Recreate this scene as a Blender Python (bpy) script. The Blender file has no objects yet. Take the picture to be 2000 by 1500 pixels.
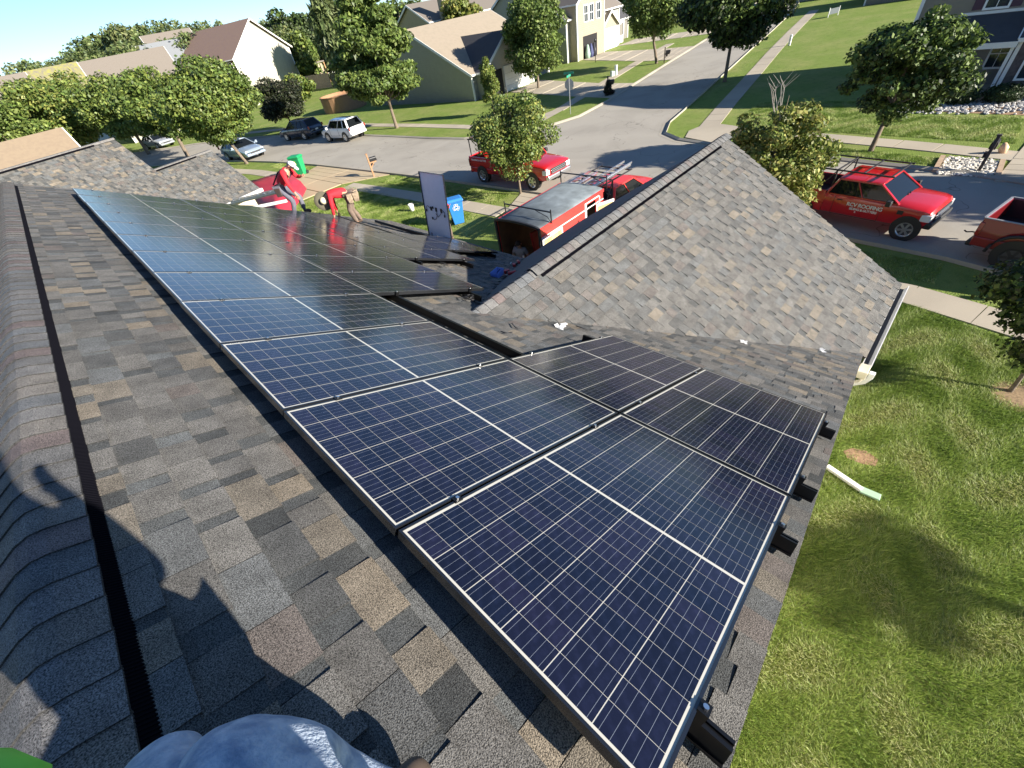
import bpy, math, random
import numpy as np
from mathutils import Vector, Matrix
random.seed(7); rng = np.random.default_rng(7)
R = math.radians
SC = bpy.context.scene
COL = SC.collection

# ---------------------------------------------------------------- camera, light, exposure
cam_d = bpy.data.cameras.new('camera'); cam = bpy.data.objects.new('camera', cam_d); COL.objects.link(cam)
cam_d.sensor_width = 36; cam_d.lens = 14.22; cam_d.clip_start = 0.05; cam_d.clip_end = 3000
cam.matrix_world = Matrix(((0.67107, 0.58201, -0.45927, -0.087), (-0.72516, 0.38636, -0.56998, 0.089),
                           (-0.15429, 0.71554, 0.68132, 7.758), (0, 0, 0, 1)))
SC.camera = cam
SX, SY, SZ = 0.30, -1.0, 0.39                       # towards the sun
sun_d = bpy.data.lights.new('sun', 'SUN'); sun = bpy.data.objects.new('sun', sun_d); COL.objects.link(sun)
sun_d.energy = 5.0; sun_d.angle = R(0.53); sun_d.color = (1.0, 0.92, 0.80)
sun.rotation_euler = Vector((SX, SY, SZ)).to_track_quat('Z', 'Y').to_euler(); sun.location = (5, -30, 30)
world = bpy.data.worlds.new('World'); SC.world = world; world.use_nodes = True
wn = world.node_tree; bg = wn.nodes['Background']
sky = wn.nodes.new('ShaderNodeTexSky'); sky.sky_type = 'NISHITA'; sky.sun_disc = False
sky.sun_elevation = math.atan2(SZ, math.hypot(SX, SY)); sky.sun_rotation = math.atan2(SX, SY)
sky.air_density = 0.75; sky.dust_density = 0.0; sky.ozone_density = 4.0
wn.links.new(sky.outputs[0], bg.inputs[0]); bg.inputs[1].default_value = 0.066
vs = SC.view_settings; vs.view_transform = 'Standard'; vs.look = 'None'; vs.gamma = 1; vs.use_curve_mapping = False
vs.exposure = 1.45

# ---------------------------------------------------------------- materials
MATS = {}
def mat(name, col, rough=0.7, metal=0.0, var=0.0, scale=8.0, bump=0.0, bscale=60.0, attr=None, spec=0.5, coat=0.0,
        trans=0.0, detail=3.0, col2=None, emit=None):
    if name in MATS: return MATS[name]
    m = bpy.data.materials.new(name); m.use_nodes = True; nt = m.node_tree; b = nt.nodes['Principled BSDF']
    b.inputs['Roughness'].default_value = rough; b.inputs['Metallic'].default_value = metal
    b.inputs['Specular IOR Level'].default_value = spec; b.inputs['Coat Weight'].default_value = coat
    b.inputs['Coat Roughness'].default_value = 0.04
    tc = nt.nodes.new('ShaderNodeTexCoord'); out = None
    if attr:
        a = nt.nodes.new('ShaderNodeAttribute'); a.attribute_name = attr; out = a.outputs['Color']
    else:
        c = nt.nodes.new('ShaderNodeRGB'); c.outputs[0].default_value = (*col, 1); out = c.outputs[0]
    if var > 0 or col2:
        n = nt.nodes.new('ShaderNodeTexNoise'); n.inputs['Scale'].default_value = scale; n.inputs['Detail'].default_value = detail
        nt.links.new(tc.outputs['Object'], n.inputs['Vector'])
        if col2:
            mr = nt.nodes.new('ShaderNodeMapRange'); mr.inputs[1].default_value = 0.38; mr.inputs[2].default_value = 0.62
            nt.links.new(n.outputs[0], mr.inputs[0])
            mx = nt.nodes.new('ShaderNodeMix'); mx.data_type = 'RGBA'; nt.links.new(mr.outputs[0], mx.inputs[0])
            nt.links.new(out, mx.inputs[6]); mx.inputs[7].default_value = (*col2, 1); out = mx.outputs[2]
        if var > 0:
            mr = nt.nodes.new('ShaderNodeMapRange'); mr.inputs[1].default_value = 0.25; mr.inputs[2].default_value = 0.75
            mr.inputs[3].default_value = 1 - var; mr.inputs[4].default_value = 1 + var
            nt.links.new(n.outputs[0], mr.inputs[0])
            mx = nt.nodes.new('ShaderNodeVectorMath'); mx.operation = 'SCALE'
            nt.links.new(out, mx.inputs[0]); nt.links.new(mr.outputs[0], mx.inputs['Scale']); out = mx.outputs[0]
    nt.links.new(out, b.inputs['Base Color'])
    if bump > 0:
        n2 = nt.nodes.new('ShaderNodeTexNoise'); n2.inputs['Scale'].default_value = bscale; n2.inputs['Detail'].default_value = 3
        nt.links.new(tc.outputs['Object'], n2.inputs['Vector'])
        bp = nt.nodes.new('ShaderNodeBump'); bp.inputs['Strength'].default_value = bump; bp.inputs['Distance'].default_value = 0.02
        nt.links.new(n2.outputs[0], bp.inputs['Height']); nt.links.new(bp.outputs[0], b.inputs['Normal'])
    if trans > 0:                                                   # thin leaf: part of the light comes through
        tr = nt.nodes.new('ShaderNodeBsdfTranslucent'); mxs = nt.nodes.new('ShaderNodeMixShader')
        mxs.inputs[0].default_value = trans; nt.links.new(out, tr.inputs[0])
        nt.links.new(b.outputs[0], mxs.inputs[1]); nt.links.new(tr.outputs[0], mxs.inputs[2])
        nt.links.new(mxs.outputs[0], nt.nodes['Material Output'].inputs[0])
    if emit:
        b.inputs['Emission Color'].default_value = (*emit, 1); b.inputs['Emission Strength'].default_value = 1
    MATS[name] = m
    return m

# ---------------------------------------------------------------- mesh helper
class MB:
    def __init__(s): s.v = []; s.f = []; s.m = []; s.c = []
    def quad(s, pts, mi=0, c=None):
        n = len(s.v); s.v += [tuple(p) for p in pts]; s.f.append(tuple(range(n, n + len(pts)))); s.m.append(mi); s.c.append(c)
    def hexa(s, P, mi=0, c=None, ce=None):      # P: 4 bottom, 4 top (same order, counter-clockwise from above); ce: colour of the cut edges
        n = len(s.v); s.v += [tuple(p) for p in P]
        for k, f in enumerate(((0,3,2,1),(4,5,6,7),(0,1,5,4),(1,2,6,5),(2,3,7,6),(3,0,4,7))):
            s.f.append(tuple(n + i for i in f)); s.m.append(mi); s.c.append(c if (ce is None or k == 1) else ce)
    def box(s, x0, x1, y0, y1, z0, z1, mi=0, c=None):
        s.hexa([(x0,y0,z0),(x1,y0,z0),(x1,y1,z0),(x0,y1,z0),(x0,y0,z1),(x1,y0,z1),(x1,y1,z1),(x0,y1,z1)], mi, c)
    def bar(s, a, b, w, h=None, mi=0, up=(0,0,1)):
        h = h or w; a = Vector(a); b = Vector(b); d = (b - a).normalized(); u = Vector(up)
        if abs(d.dot(u)) > .97: u = Vector((1,0,0))
        x = d.cross(u).normalized() * w/2; y = x.cross(d).normalized() * h/2
        s.hexa([a-x-y, a+x-y, b+x-y, b-x-y, a-x+y, a+x+y, b+x+y, b-x+y], mi)
    def tube(s, pts, r, n=8, mi=0, cap=True):
        pts = [Vector(p) for p in pts]; rs = r if isinstance(r, (list, tuple)) else [r]*len(pts); rings = []
        for i, p in enumerate(pts):
            d = (pts[min(i+1, len(pts)-1)] - pts[max(i-1, 0)]).normalized()
            u = Vector((0,0,1)) if abs(d.z) < .9 else Vector((1,0,0))
            x = d.cross(u).normalized(); y = d.cross(x).normalized(); k = len(s.v)
            for j in range(n):
                a = 2*math.pi*j/n; s.v.append(tuple(p + (x*math.cos(a) + y*math.sin(a))*rs[i]))
            rings.append(k)
        for a, b in zip(rings, rings[1:]):
            for j in range(n):
                s.f.append((a+j, b+j, b+(j+1)%n, a+(j+1)%n)); s.m.append(mi); s.c.append(None)
        if cap:
            s.f.append(tuple(rings[0]+j for j in range(n))); s.m.append(mi); s.c.append(None)
            s.f.append(tuple(rings[-1]+j for j in reversed(range(n)))); s.m.append(mi); s.c.append(None)
    def lathe(s, prof, n=20, axis='z', o=(0,0,0), mi=0):
        rings = []
        for r, h in prof:
            k = len(s.v); rings.append(k)
            for j in range(n):
                a = 2*math.pi*j/n; c, d = r*math.cos(a), r*math.sin(a)
                p = (c, d, h) if axis == 'z' else ((c, h, d) if axis == 'y' else (h, c, d))
                s.v.append((p[0]+o[0], p[1]+o[1], p[2]+o[2]))
        for a, b in zip(rings, rings[1:]):
            for j in range(n):
                s.f.append((a+j, a+(j+1)%n, b+(j+1)%n, b+j)); s.m.append(mi); s.c.append(None)
        return s
    def prism(s, poly, z0, z1, mi=0):
        n = len(poly); k = len(s.v)
        s.v += [(p[0], p[1], z0) for p in poly] + [(p[0], p[1], z1) for p in poly]
        s.f.append(tuple(k+n+i for i in range(n))); s.f.append(tuple(k+i for i in reversed(range(n)))); s.m += [mi]*2; s.c += [None]*2
        for i in range(n):
            j = (i+1) % n; s.f.append((k+i, k+j, k+n+j, k+n+i)); s.m.append(mi); s.c.append(None)
    def loft(s, rings, mi=0, cap=True, closed=True):
        ks = []
        for r in rings:
            ks.append(len(s.v)); s.v += [tuple(p) for p in r]
        n = len(rings[0])
        for a, b in zip(ks, ks[1:]):
            for j in range(n if closed else n-1):
                s.f.append((a+j, a+(j+1)%n, b+(j+1)%n, b+j)); s.m.append(mi); s.c.append(None)
        if cap:
            s.f.append(tuple(ks[0]+j for j in reversed(range(n)))); s.f.append(tuple(ks[-1]+j for j in range(n))); s.m += [mi]*2; s.c += [None]*2
    def mesh(s, name, mats, smooth=False):
        me = bpy.data.meshes.new(name); me.from_pydata(s.v, [], s.f)
        for m in (mats if isinstance(mats, (list, tuple)) else [mats]): me.materials.append(m)
        me.polygons.foreach_set('material_index', s.m)
        if smooth: me.polygons.foreach_set('use_smooth', [True]*len(s.f))
        if any(c is not None for c in s.c):
            a = me.attributes.new('tint', 'FLOAT_COLOR', 'FACE')
            a.data.foreach_set('color', np.array([(*(c or (.15,.15,.15)), 1) for c in s.c], dtype=np.float32).ravel())
        me.update(); return me
    def build(s, name, mats, parent=None, smooth=False, fix=True, bevel=0, sub=0):
        me = s.mesh(name, mats, smooth)
        if fix:
            import bmesh
            b = bmesh.new(); b.from_mesh(me); bmesh.ops.recalc_face_normals(b, faces=b.faces); b.to_mesh(me); b.free()
        o = link(name, me, parent)
        if sub:
            md = o.modifiers.new('sub', 'SUBSURF'); md.levels = md.render_levels = sub
        if bevel:
            md = o.modifiers.new('bevel', 'BEVEL'); md.width = bevel; md.segments = 2; md.limit_method = 'ANGLE'
            if smooth:
                pass
        return o

def link(name, data, parent=None):
    o = bpy.data.objects.new(name, data); COL.objects.link(o)
    if parent is not None: o.parent = parent
    return o
def tag(o, label, cat, group=None):
    o['label'] = label; o['category'] = cat
    if group: o['group'] = group
    return o
def thing(name, label, cat, loc=(0,0,0), rz=0.0, group=None, scale=1.0):
    o = bpy.data.objects.new(name, None); COL.objects.link(o); o.empty_display_size = .2
    o.location = loc; o.rotation_euler = (0, 0, rz); o.scale = (scale,)*3
    return tag(o, label, cat, group)
def structure(o): o['kind'] = 'structure'; return o
def stuff(o): o['kind'] = 'stuff'; return o
def copy_tree(o, parent=None):
    c = o.copy(); COL.objects.link(c)
    if parent is not None: c.parent = parent
    for ch in o.children: copy_tree(ch, c)
    return c
def np_mesh(name, V, F, mats, tint=None, midx=None, smooth=False):
    me = bpy.data.meshes.new(name); k = F.shape[1]; n = len(F)
    me.vertices.add(len(V)); me.vertices.foreach_set('co', V.astype(np.float32).ravel())
    me.loops.add(n*k); me.loops.foreach_set('vertex_index', F.astype(np.int32).ravel())
    me.polygons.add(n); me.polygons.foreach_set('loop_start', np.arange(0, n*k, k, dtype=np.int32))
    me.polygons.foreach_set('loop_total', np.full(n, k, dtype=np.int32))
    for m in (mats if isinstance(mats, (list, tuple)) else [mats]): me.materials.append(m)
    if midx is not None: me.polygons.foreach_set('material_index', midx.astype(np.int32))
    if tint is not None:
        a = me.attributes.new('tint', 'FLOAT_COLOR', 'FACE')
        a.data.foreach_set('color', np.concatenate([tint, np.ones((n,1))], 1).astype(np.float32).ravel())
    me.update(calc_edges=True); me.validate(); return me

def text(s, size, material, parent, M_, name='lettering', extrude=0.002, spacing=1.0, bold=0.0, align='CENTER'):
    c = bpy.data.curves.new(name, 'FONT'); c.body = s; c.size = size; c.extrude = extrude; c.offset = bold
    c.align_x = align; c.align_y = 'CENTER'; c.space_character = spacing
    t = bpy.data.objects.new(name, c); COL.objects.link(t); bpy.context.view_layer.update()
    me = bpy.data.meshes.new_from_object(t.evaluated_get(bpy.context.evaluated_depsgraph_get()))
    bpy.data.objects.remove(t); me.materials.clear(); me.materials.append(material); me.name = name
    me.transform(M_)
    return link(name, me, parent)
def frame(o, x, y):           # matrix with text lying in the plane spanned by x (reading direction) and y (up)
    x = Vector(x).normalized(); y = Vector(y).normalized(); z = x.cross(y)
    return Matrix(((x.x,y.x,z.x,o[0]),(x.y,y.y,z.y,o[1]),(x.z,y.z,z.z,o[2]),(0,0,0,1)))

white = mat('white_paint', (.78,.78,.75), .5, var=.06, scale=3)
black = mat('black_metal', (.012,.012,.014), .35, metal=.0, spec=.6)
blackp = mat('black_plastic', (.02,.02,.022), .5)
steel = mat('bright_aluminium', (.72,.73,.75), .28, metal=1.0)
dglass = mat('dark_glass', (.008,.010,.012), .05, spec=.35)
rubber = mat('tyre_rubber', (.018,.018,.019), .85)
red = mat('red_paint', (.50,.010,.014), .28, coat=1.0, var=.04, scale=2)
red2 = mat('red_paint_weathered', (.62,.04,.035), .4, coat=.5, var=.05, scale=2)

# ---------------------------------------------------------------- ground, streets, pavements
grass_m = bpy.data.materials.new('lawn_grass'); grass_m.use_nodes = True
def grass_nodes(m, base, dry, dark):
    nt = m.node_tree; b = nt.nodes['Principled BSDF']; b.inputs['Roughness'].default_value = .9; b.inputs['Specular IOR Level'].default_value = .15
    tc = nt.nodes.new('ShaderNodeTexCoord')
    def noise(sc, d=4):
        n = nt.nodes.new('ShaderNodeTexNoise'); n.inputs['Scale'].default_value = sc; n.inputs['Detail'].default_value = d
        nt.links.new(tc.outputs['Object'], n.inputs['Vector']); return n.outputs[0]
    def mix(f, a, c, lo=.4, hi=.6):
        mr = nt.nodes.new('ShaderNodeMapRange'); mr.inputs[1].default_value = lo; mr.inputs[2].default_value = hi
        nt.links.new(f, mr.inputs[0]); mx = nt.nodes.new('ShaderNodeMix'); mx.data_type = 'RGBA'; nt.links.new(mr.outputs[0], mx.inputs[0])
        for i, q in ((6, a), (7, c)):
            if isinstance(q, tuple): mx.inputs[i].default_value = (*q, 1)
            else: nt.links.new(q, mx.inputs[i])
        return mx.outputs[2]
    c = mix(noise(.35), base, dry, .42, .72); c = mix(noise(2.3), c, dark, .5, .85); c = mix(noise(28, 6), c, dark, .45, .8)
    nt.links.new(c, b.inputs['Base Color'])
    bp = nt.nodes.new('ShaderNodeBump'); bp.inputs['Strength'].default_value = .9; bp.inputs['Distance'].default_value = .06
    nt.links.new(noise(22, 6), bp.inputs['Height']); nt.links.new(bp.outputs[0], b.inputs['Normal'])
grass_nodes(grass_m, (.19,.26,.055), (.28,.30,.10), (.11,.16,.033))
g = MB(); n = 60
xs = [-700,-300,-100,-40]+list(range(-20,120,10))+[150,220,300,500,900]
for i in range(len(xs)-1):
    for j in range(len(xs)-1):
        g.quad([(xs[i],xs[j],0),(xs[i+1],xs[j],0),(xs[i+1],xs[j+1],0),(xs[i],xs[j+1],0)])
structure(g.build('ground', grass_m, fix=False))

road_m = bpy.data.materials.new('pale_asphalt'); road_m.use_nodes = True
def concrete_nodes(m, base, stain, speck, crack=True, rough=.85):
    nt = m.node_tree; b = nt.nodes['Principled BSDF']; b.inputs['Roughness'].default_value = rough; b.inputs['Specular IOR Level'].default_value = .25
    tc = nt.nodes.new('ShaderNodeTexCoord')
    def noise(sc, d=4, dist=0):
        n = nt.nodes.new('ShaderNodeTexNoise'); n.inputs['Scale'].default_value = sc; n.inputs['Detail'].default_value = d; n.inputs['Distortion'].default_value = dist
        nt.links.new(tc.outputs['Object'], n.inputs['Vector']); return n.outputs[0]
    def mix(f, a, c, lo, hi, k=1.0):
        mr = nt.nodes.new('ShaderNodeMapRange'); mr.inputs[1].default_value = lo; mr.inputs[2].default_value = hi; mr.inputs[4].default_value = k
        nt.links.new(f, mr.inputs[0]); mx = nt.nodes.new('ShaderNodeMix'); mx.data_type = 'RGBA'; nt.links.new(mr.outputs[0], mx.inputs[0])
        for i, q in ((6, a), (7, c)):
            if isinstance(q, tuple): mx.inputs[i].default_value = (*q, 1)
            else: nt.links.new(q, mx.inputs[i])
        return mx.outputs[2]
    c = mix(noise(.28, 5, .6), base, stain, .42, .72, .9); c = mix(noise(60, 3), c, speck, .5, .75, .45)
    if crack:
        v = nt.nodes.new('ShaderNodeTexVoronoi'); v.feature = 'DISTANCE_TO_EDGE'; v.inputs['Scale'].default_value = .16
        mp = nt.nodes.new('ShaderNodeVectorMath'); mp.operation = 'ADD'
        nn = nt.nodes.new('ShaderNodeTexNoise'); nn.inputs['Scale'].default_value = .7; nt.links.new(tc.outputs['Object'], nn.inputs['Vector'])
        sc_ = nt.nodes.new('ShaderNodeVectorMath'); sc_.operation = 'SCALE'; sc_.inputs['Scale'].default_value = 3.0
        nt.links.new(nn.outputs['Color'], sc_.inputs[0]); nt.links.new(tc.outputs['Object'], mp.inputs[0]); nt.links.new(sc_.outputs[0], mp.inputs[1])
        nt.links.new(mp.outputs[0], v.inputs['Vector'])
        c = mix(v.outputs['Distance'], tuple(x*.42 for x in base), c, .0, .0035)
    nt.links.new(c, b.inputs['Base Color'])
    bp = nt.nodes.new('ShaderNodeBump'); bp.inputs['Strength'].default_value = .25; bp.inputs['Distance'].default_value = .01
    nt.links.new(noise(45, 4), bp.inputs['Height']); nt.links.new(bp.outputs[0], b.inputs['Normal'])
concrete_nodes(road_m, (.35,.325,.28), (.27,.25,.215), (.45,.42,.37))
walk_m = bpy.data.materials.new('pavement_concrete'); walk_m.use_nodes = True
concrete_nodes(walk_m, (.42,.37,.29), (.33,.29,.23), (.50,.45,.37), crack=False)
kerb_m = bpy.data.materials.new('kerb_concrete'); kerb_m.use_nodes = True
concrete_nodes(kerb_m, (.36,.33,.27), (.25,.23,.19), (.44,.41,.35), crack=False)
dirt_m = mat('bare_soil', (.30,.19,.11), .95, var=.4, scale=12, bump=.6, bscale=40)

def sheet(name, poly, z, m):
    b = MB(); b.quad([(p[0], p[1], z) for p in poly]); return structure(b.build(name, m, fix=False))
def ribbon(a, b, z, name, m, th=None):
    """sheet between two polylines of equal length"""
    q = MB()
    for i in range(len(a)-1):
        P = [(a[i][0],a[i][1],z),(a[i+1][0],a[i+1][1],z),(b[i+1][0],b[i+1][1],z),(b[i][0],b[i][1],z)]
        if th: q.hexa([(p[0],p[1],z-th) for p in P]+P)
        else: q.quad(P)
    return structure(q.build(name, m))
def offs(pl, d):
    out = []
    for i, p in enumerate(pl):
        a = pl[max(i-1,0)]; b = pl[min(i+1,len(pl)-1)]; t = (b[0]-a[0], b[1]-a[1]); L = math.hypot(*t) or 1
        out.append((p[0]-t[1]/L*d, p[1]+t[0]/L*d))
    return out
def arc(cx, cy, r, a0, a1, n=8):
    return [(cx+r*math.cos(R(a0+(a1-a0)*i/n)), cy+r*math.sin(R(a0+(a1-a0)*i/n))) for i in range(n+1)]

# kerb lines (inner edge of the kerb, street side); main street runs along Y, the side street leaves it along X
near = [(8.0,-22.0),(12.2,-12.0),(14.9,-6.0),(16.2,-3.0),(16.8,-1.0),(17.1,1.5),(17.1,5),(17.0,12),(16.9,18),(16.7,25),(16.3,32),(15.8,40),(15.0,47),(13.6,55),(11.0,64),(6.5,74),(0,84),(-10,95)]
farR = [(15.0,-26.0),(19.0,-16.0),(21.6,-8.0),(23.2,-3.0),(24.1,-.5),(24.6,2.5),(25.2,6.0),(26.0,10.0),(26.7,12.6),(27.8,14.1),(30.3,15.1),(33.3,15.6),(44.4,17.6),(56.4,19.8),(70,22.2),(86,25.2),(120,33)]
farL = [(120,41),(86,33),(70,29.6),(62.1,28.2),(53.0,26.7),(41.6,24.7),(36,23.7),(31.5,23.3),(28.2,24.4),(25.9,26.8),(24.5,30.0),(24.1,34),(23.9,40),(23.6,47),(22.6,56),(20.3,66),(15.5,78),(9,89),(0,101)]
q = MB()
poly = near[::-1] + farR + farL
q.quad([(p[0],p[1],.004) for p in poly])
structure(q.build('street', road_m, fix=False))
def kerb(name, pl, d, drop=()):
    a = pl; b = offs(pl, d); c = offs(pl, d*2.2); q = MB()
    for i in range(len(a)-1):
        P = [a[i], a[i+1], b[i+1], b[i]]
        q.hexa([(p[0],p[1],-.05) for p in P]+[(a[i][0],a[i][1],.055),(a[i+1][0],a[i+1][1],.055),(b[i+1][0],b[i+1][1],.125),(b[i][0],b[i][1],.125)])
    gt = offs(pl, -d*1.8)
    for i in range(len(a)-1):
        P = [gt[i], gt[i+1], a[i+1], a[i]]
        q.quad([(p[0],p[1],.009) for p in P])
    return structure(q.build(name, kerb_m))
kerb('kerb', near, .17); kerb('kerb', farR, -.17); kerb('kerb', farL, -.17)

def strip_walk(name, pl, d, step, gap=.012, z=.03, maxn=300):
    """pavement of separate slabs between a line and its offset"""
    root = structure(link(name, None))
    # resample
    pts = [Vector((p[0],p[1],0)) for p in pl]; seg = [0]
    for a, b in zip(pts, pts[1:]): seg.append(seg[-1] + (b-a).length)
    def at(s):
        for i in range(len(pts)-1):
            if s <= seg[i+1]: return pts[i].lerp(pts[i+1], (s-seg[i])/(seg[i+1]-seg[i]))
        return pts[-1]
    N = int(seg[-1]/step)
    for k in range(N):
        a = at(k*step+gap); b = at((k+1)*step-gap); t = (b-a).normalized(); nn = Vector((-t.y, t.x, 0))*d
        m = MB(); dz = random.uniform(-.003,.003); P = [a, b, b+nn, a+nn]
        if d < 0: P = P[::-1]
        m.hexa([(p.x,p.y,-.05) for p in P]+[(p.x,p.y,z+dz) for p in P]); m.build('slab', walk_m, root, fix=False)
    return root
strip_walk('pavement', [(4.6,-24),(9.8,-13.0),(12.3,-7.5),(14.1,-3.6),(14.75,-.8),(14.95,2.0),(14.9,8.1)], -1.05+2.1, 1.5)
strip_walk('pavement', [(14.75,15.6),(14.6,22),(14.3,28.0),(14.0,31.6)], 1.1, 1.5)
strip_walk('pavement', [(13.6,38.6),(13.0,46),(11.4,55),(8.8,63)], 1.1, 1.5)
strip_walk('pavement', [(25.0,-6.5),(26.0,-2.0),(26.9,1.5),(27.7,5.6),(28.5,9.6)], -1.15, 1.5)
strip_walk('pavement', [(29.6,11.4),(34.9,12.5),(45.1,14.4),(55.5,16.4),(68.0,18.6),(86,21.6)], 1.15, 1.5)
strip_walk('pavement', [(27.3,31.2),(27.2,40),(26.6,51),(24.6,63),(20,76)], -1.1, 1.5)
strip_walk('pavement', [(33.4,26.5),(41.0,28.1),(45.0,29.0),(54.2,31.0),(68,33.6)], 1.1, 1.5)
sheet('pavement_landing', [(26.4,10.0),(28.4,9.6),(29.6,9.7),(30.2,11.4),(29.9,12.5),(28.6,12.8),(27.3,12.4)], .034, walk_m)
sheet('pavement_landing', [(27.2,27.4),(30,26.0),(33.4,26.5),(33.2,27.6),(30,28),(28.3,31.2),(27.2,31.2)], .034, walk_m)

def driveway(pl_a, pl_b, name='driveway', m=walk_m, joints=4):
    """slabs between two edge lines a->b, joints across"""
    root = structure(link(name, None))
    na = len(pl_a)-1
    for i in range(na):
        for j in range(joints):
            t0, t1 = j/joints, (j+1)/joints
            def pt(s, t, o=.012):
                a = Vector((*pl_a[i],0)).lerp(Vector((*pl_a[i+1],0)), t); b = Vector((*pl_b[i],0)).lerp(Vector((*pl_b[i+1],0)), t); return a.lerp(b, s)
            for s0, s1 in ((0.0,.497),(.503,1.0)):
                P = [pt(s0,t0+.006), pt(s0,t1-.006), pt(s1,t1-.006), pt(s1,t0+.006)]
                q = MB(); q.hexa([(p.x,p.y,-.05) for p in P]+[(p.x,p.y,.037) for p in P]); q.build('slab', m, root)
    return root
driveway([(7.5,.9),(14.2,8.0),(16.9,7.0)], [(7.5,7.3),(14.2,15.5),(16.9,16.5)][:1]+[(14.2,15.5),(16.9,16.6)])
tan_m = bpy.data.materials.new('tan_concrete'); tan_m.use_nodes = True
concrete_nodes(tan_m, (.46,.37,.24), (.40,.30,.19), (.52,.44,.32), crack=False)
driveway([(6.8,31.6),(13.6,31.5),(16.3,29.0)], [(6.6,38.4),(13.4,38.3),(15.9,39.6)], m=tan_m)
driveway([(24.0,-6.5),(26.5,-7.2),(36,-9.0)], [(23.6,-1.45),(26.2,-1.75),(36.6,-3.0)])
driveway([(37.5,24.0),(38.2,28.2),(41.2,40.2)], [(43.2,25.1),(43.6,29.0),(47.2,40.6)])
driveway([(54.5,27.0),(55,31.2),(59.6,43.2)], [(63,28.5),(63,32.6),(65.2,43.2)])
driveway([(73,30.2),(72,34.8),(70.0,44.2)], [(79,31.4),(78,36),(76,44.5)])
sheet('planting_bed', [(32.6,-2.0),(36.8,-2.2),(36.8,2.2),(35.4,4.4),(33.9,3.6),(33.2,1.2)], .006, dirt_m)

# ---------------------------------------------------------------- our house: roofs of separate shingles
TH = math.atan(.5); CT, ST = math.cos(TH), math.sin(TH); TOP = 6.4
A_ = Vector((0,1,0)); B_ = Vector((CT,0,-ST)); N_ = Vector((ST,0,CT))
def roof(u, v, h=0.0): return A_*u + B_*v + N_*h + Vector((0,0,TOP))      # h above the plane of the panels
SURF = -.145
PAL = [((.126,.121,.112),8),((.108,.104,.097),7),((.160,.141,.114),4),((.185,.158,.122),2),((.122,.106,.096),2),((.110,.114,.114),4),((.080,.081,.079),3),((.140,.134,.123),5)]
PALX = [p for p, w in PAL for _ in range(w)]
def tone(k=1.0, pal=PALX):
    c = random.choice(pal); j = random.uniform(.9,1.1)*k*.84; return tuple(x*j for x in c)
sh_m = bpy.data.materials.new('asphalt_shingle'); sh_m.use_nodes = True
def shingle_nodes(m, gran=1.0):
    nt = m.node_tree; b = nt.nodes['Principled BSDF']; b.inputs['Roughness'].default_value = .9; b.inputs['Specular IOR Level'].default_value = .3
    a = nt.nodes.new('ShaderNodeAttribute'); a.attribute_name = 'tint'; tc = nt.nodes.new('ShaderNodeTexCoord')
    n = nt.nodes.new('ShaderNodeTexNoise'); n.inputs['Scale'].default_value = 270; n.inputs['Detail'].default_value = 2; nt.links.new(tc.outputs['Object'], n.inputs['Vector'])
    mr = nt.nodes.new('ShaderNodeMapRange'); mr.inputs[1].default_value = .33; mr.inputs[2].default_value = .67; mr.inputs[3].default_value = .22*gran; mr.inputs[4].default_value = 2.1
    nt.links.new(n.outputs[0], mr.inputs[0])
    n3 = nt.nodes.new('ShaderNodeTexNoise'); n3.inputs['Scale'].default_value = 9; n3.inputs['Detail'].default_value = 4; nt.links.new(tc.outputs['Object'], n3.inputs['Vector'])
    mr3 = nt.nodes.new('ShaderNodeMapRange'); mr3.inputs[1].default_value = .3; mr3.inputs[2].default_value = .7; mr3.inputs[3].default_value = .8; mr3.inputs[4].default_value = 1.2
    nt.links.new(n3.outputs[0], mr3.inputs[0])
    mu = nt.nodes.new('ShaderNodeMath'); mu.operation = 'MULTIPLY'; nt.links.new(mr.outputs[0], mu.inputs[0]); nt.links.new(mr3.outputs[0], mu.inputs[1])
    mx = nt.nodes.new('ShaderNodeVectorMath'); mx.operation = 'SCALE'; nt.links.new(a.outputs['Color'], mx.inputs[0]); nt.links.new(mu.outputs[0], mx.inputs['Scale'])
    nt.links.new(mx.outputs[0], b.inputs['Base Color'])
    bp = nt.nodes.new('ShaderNodeBump'); bp.inputs['Strength'].default_value = .8; bp.inputs['Distance'].default_value = .004
    nt.links.new(n.outputs[0], bp.inputs['Height']); nt.links.new(bp.outputs[0], b.inputs['Normal'])
shingle_nodes(sh_m)
deck_m = mat('roof_felt', (.05,.05,.05), .9, var=.2)

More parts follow.
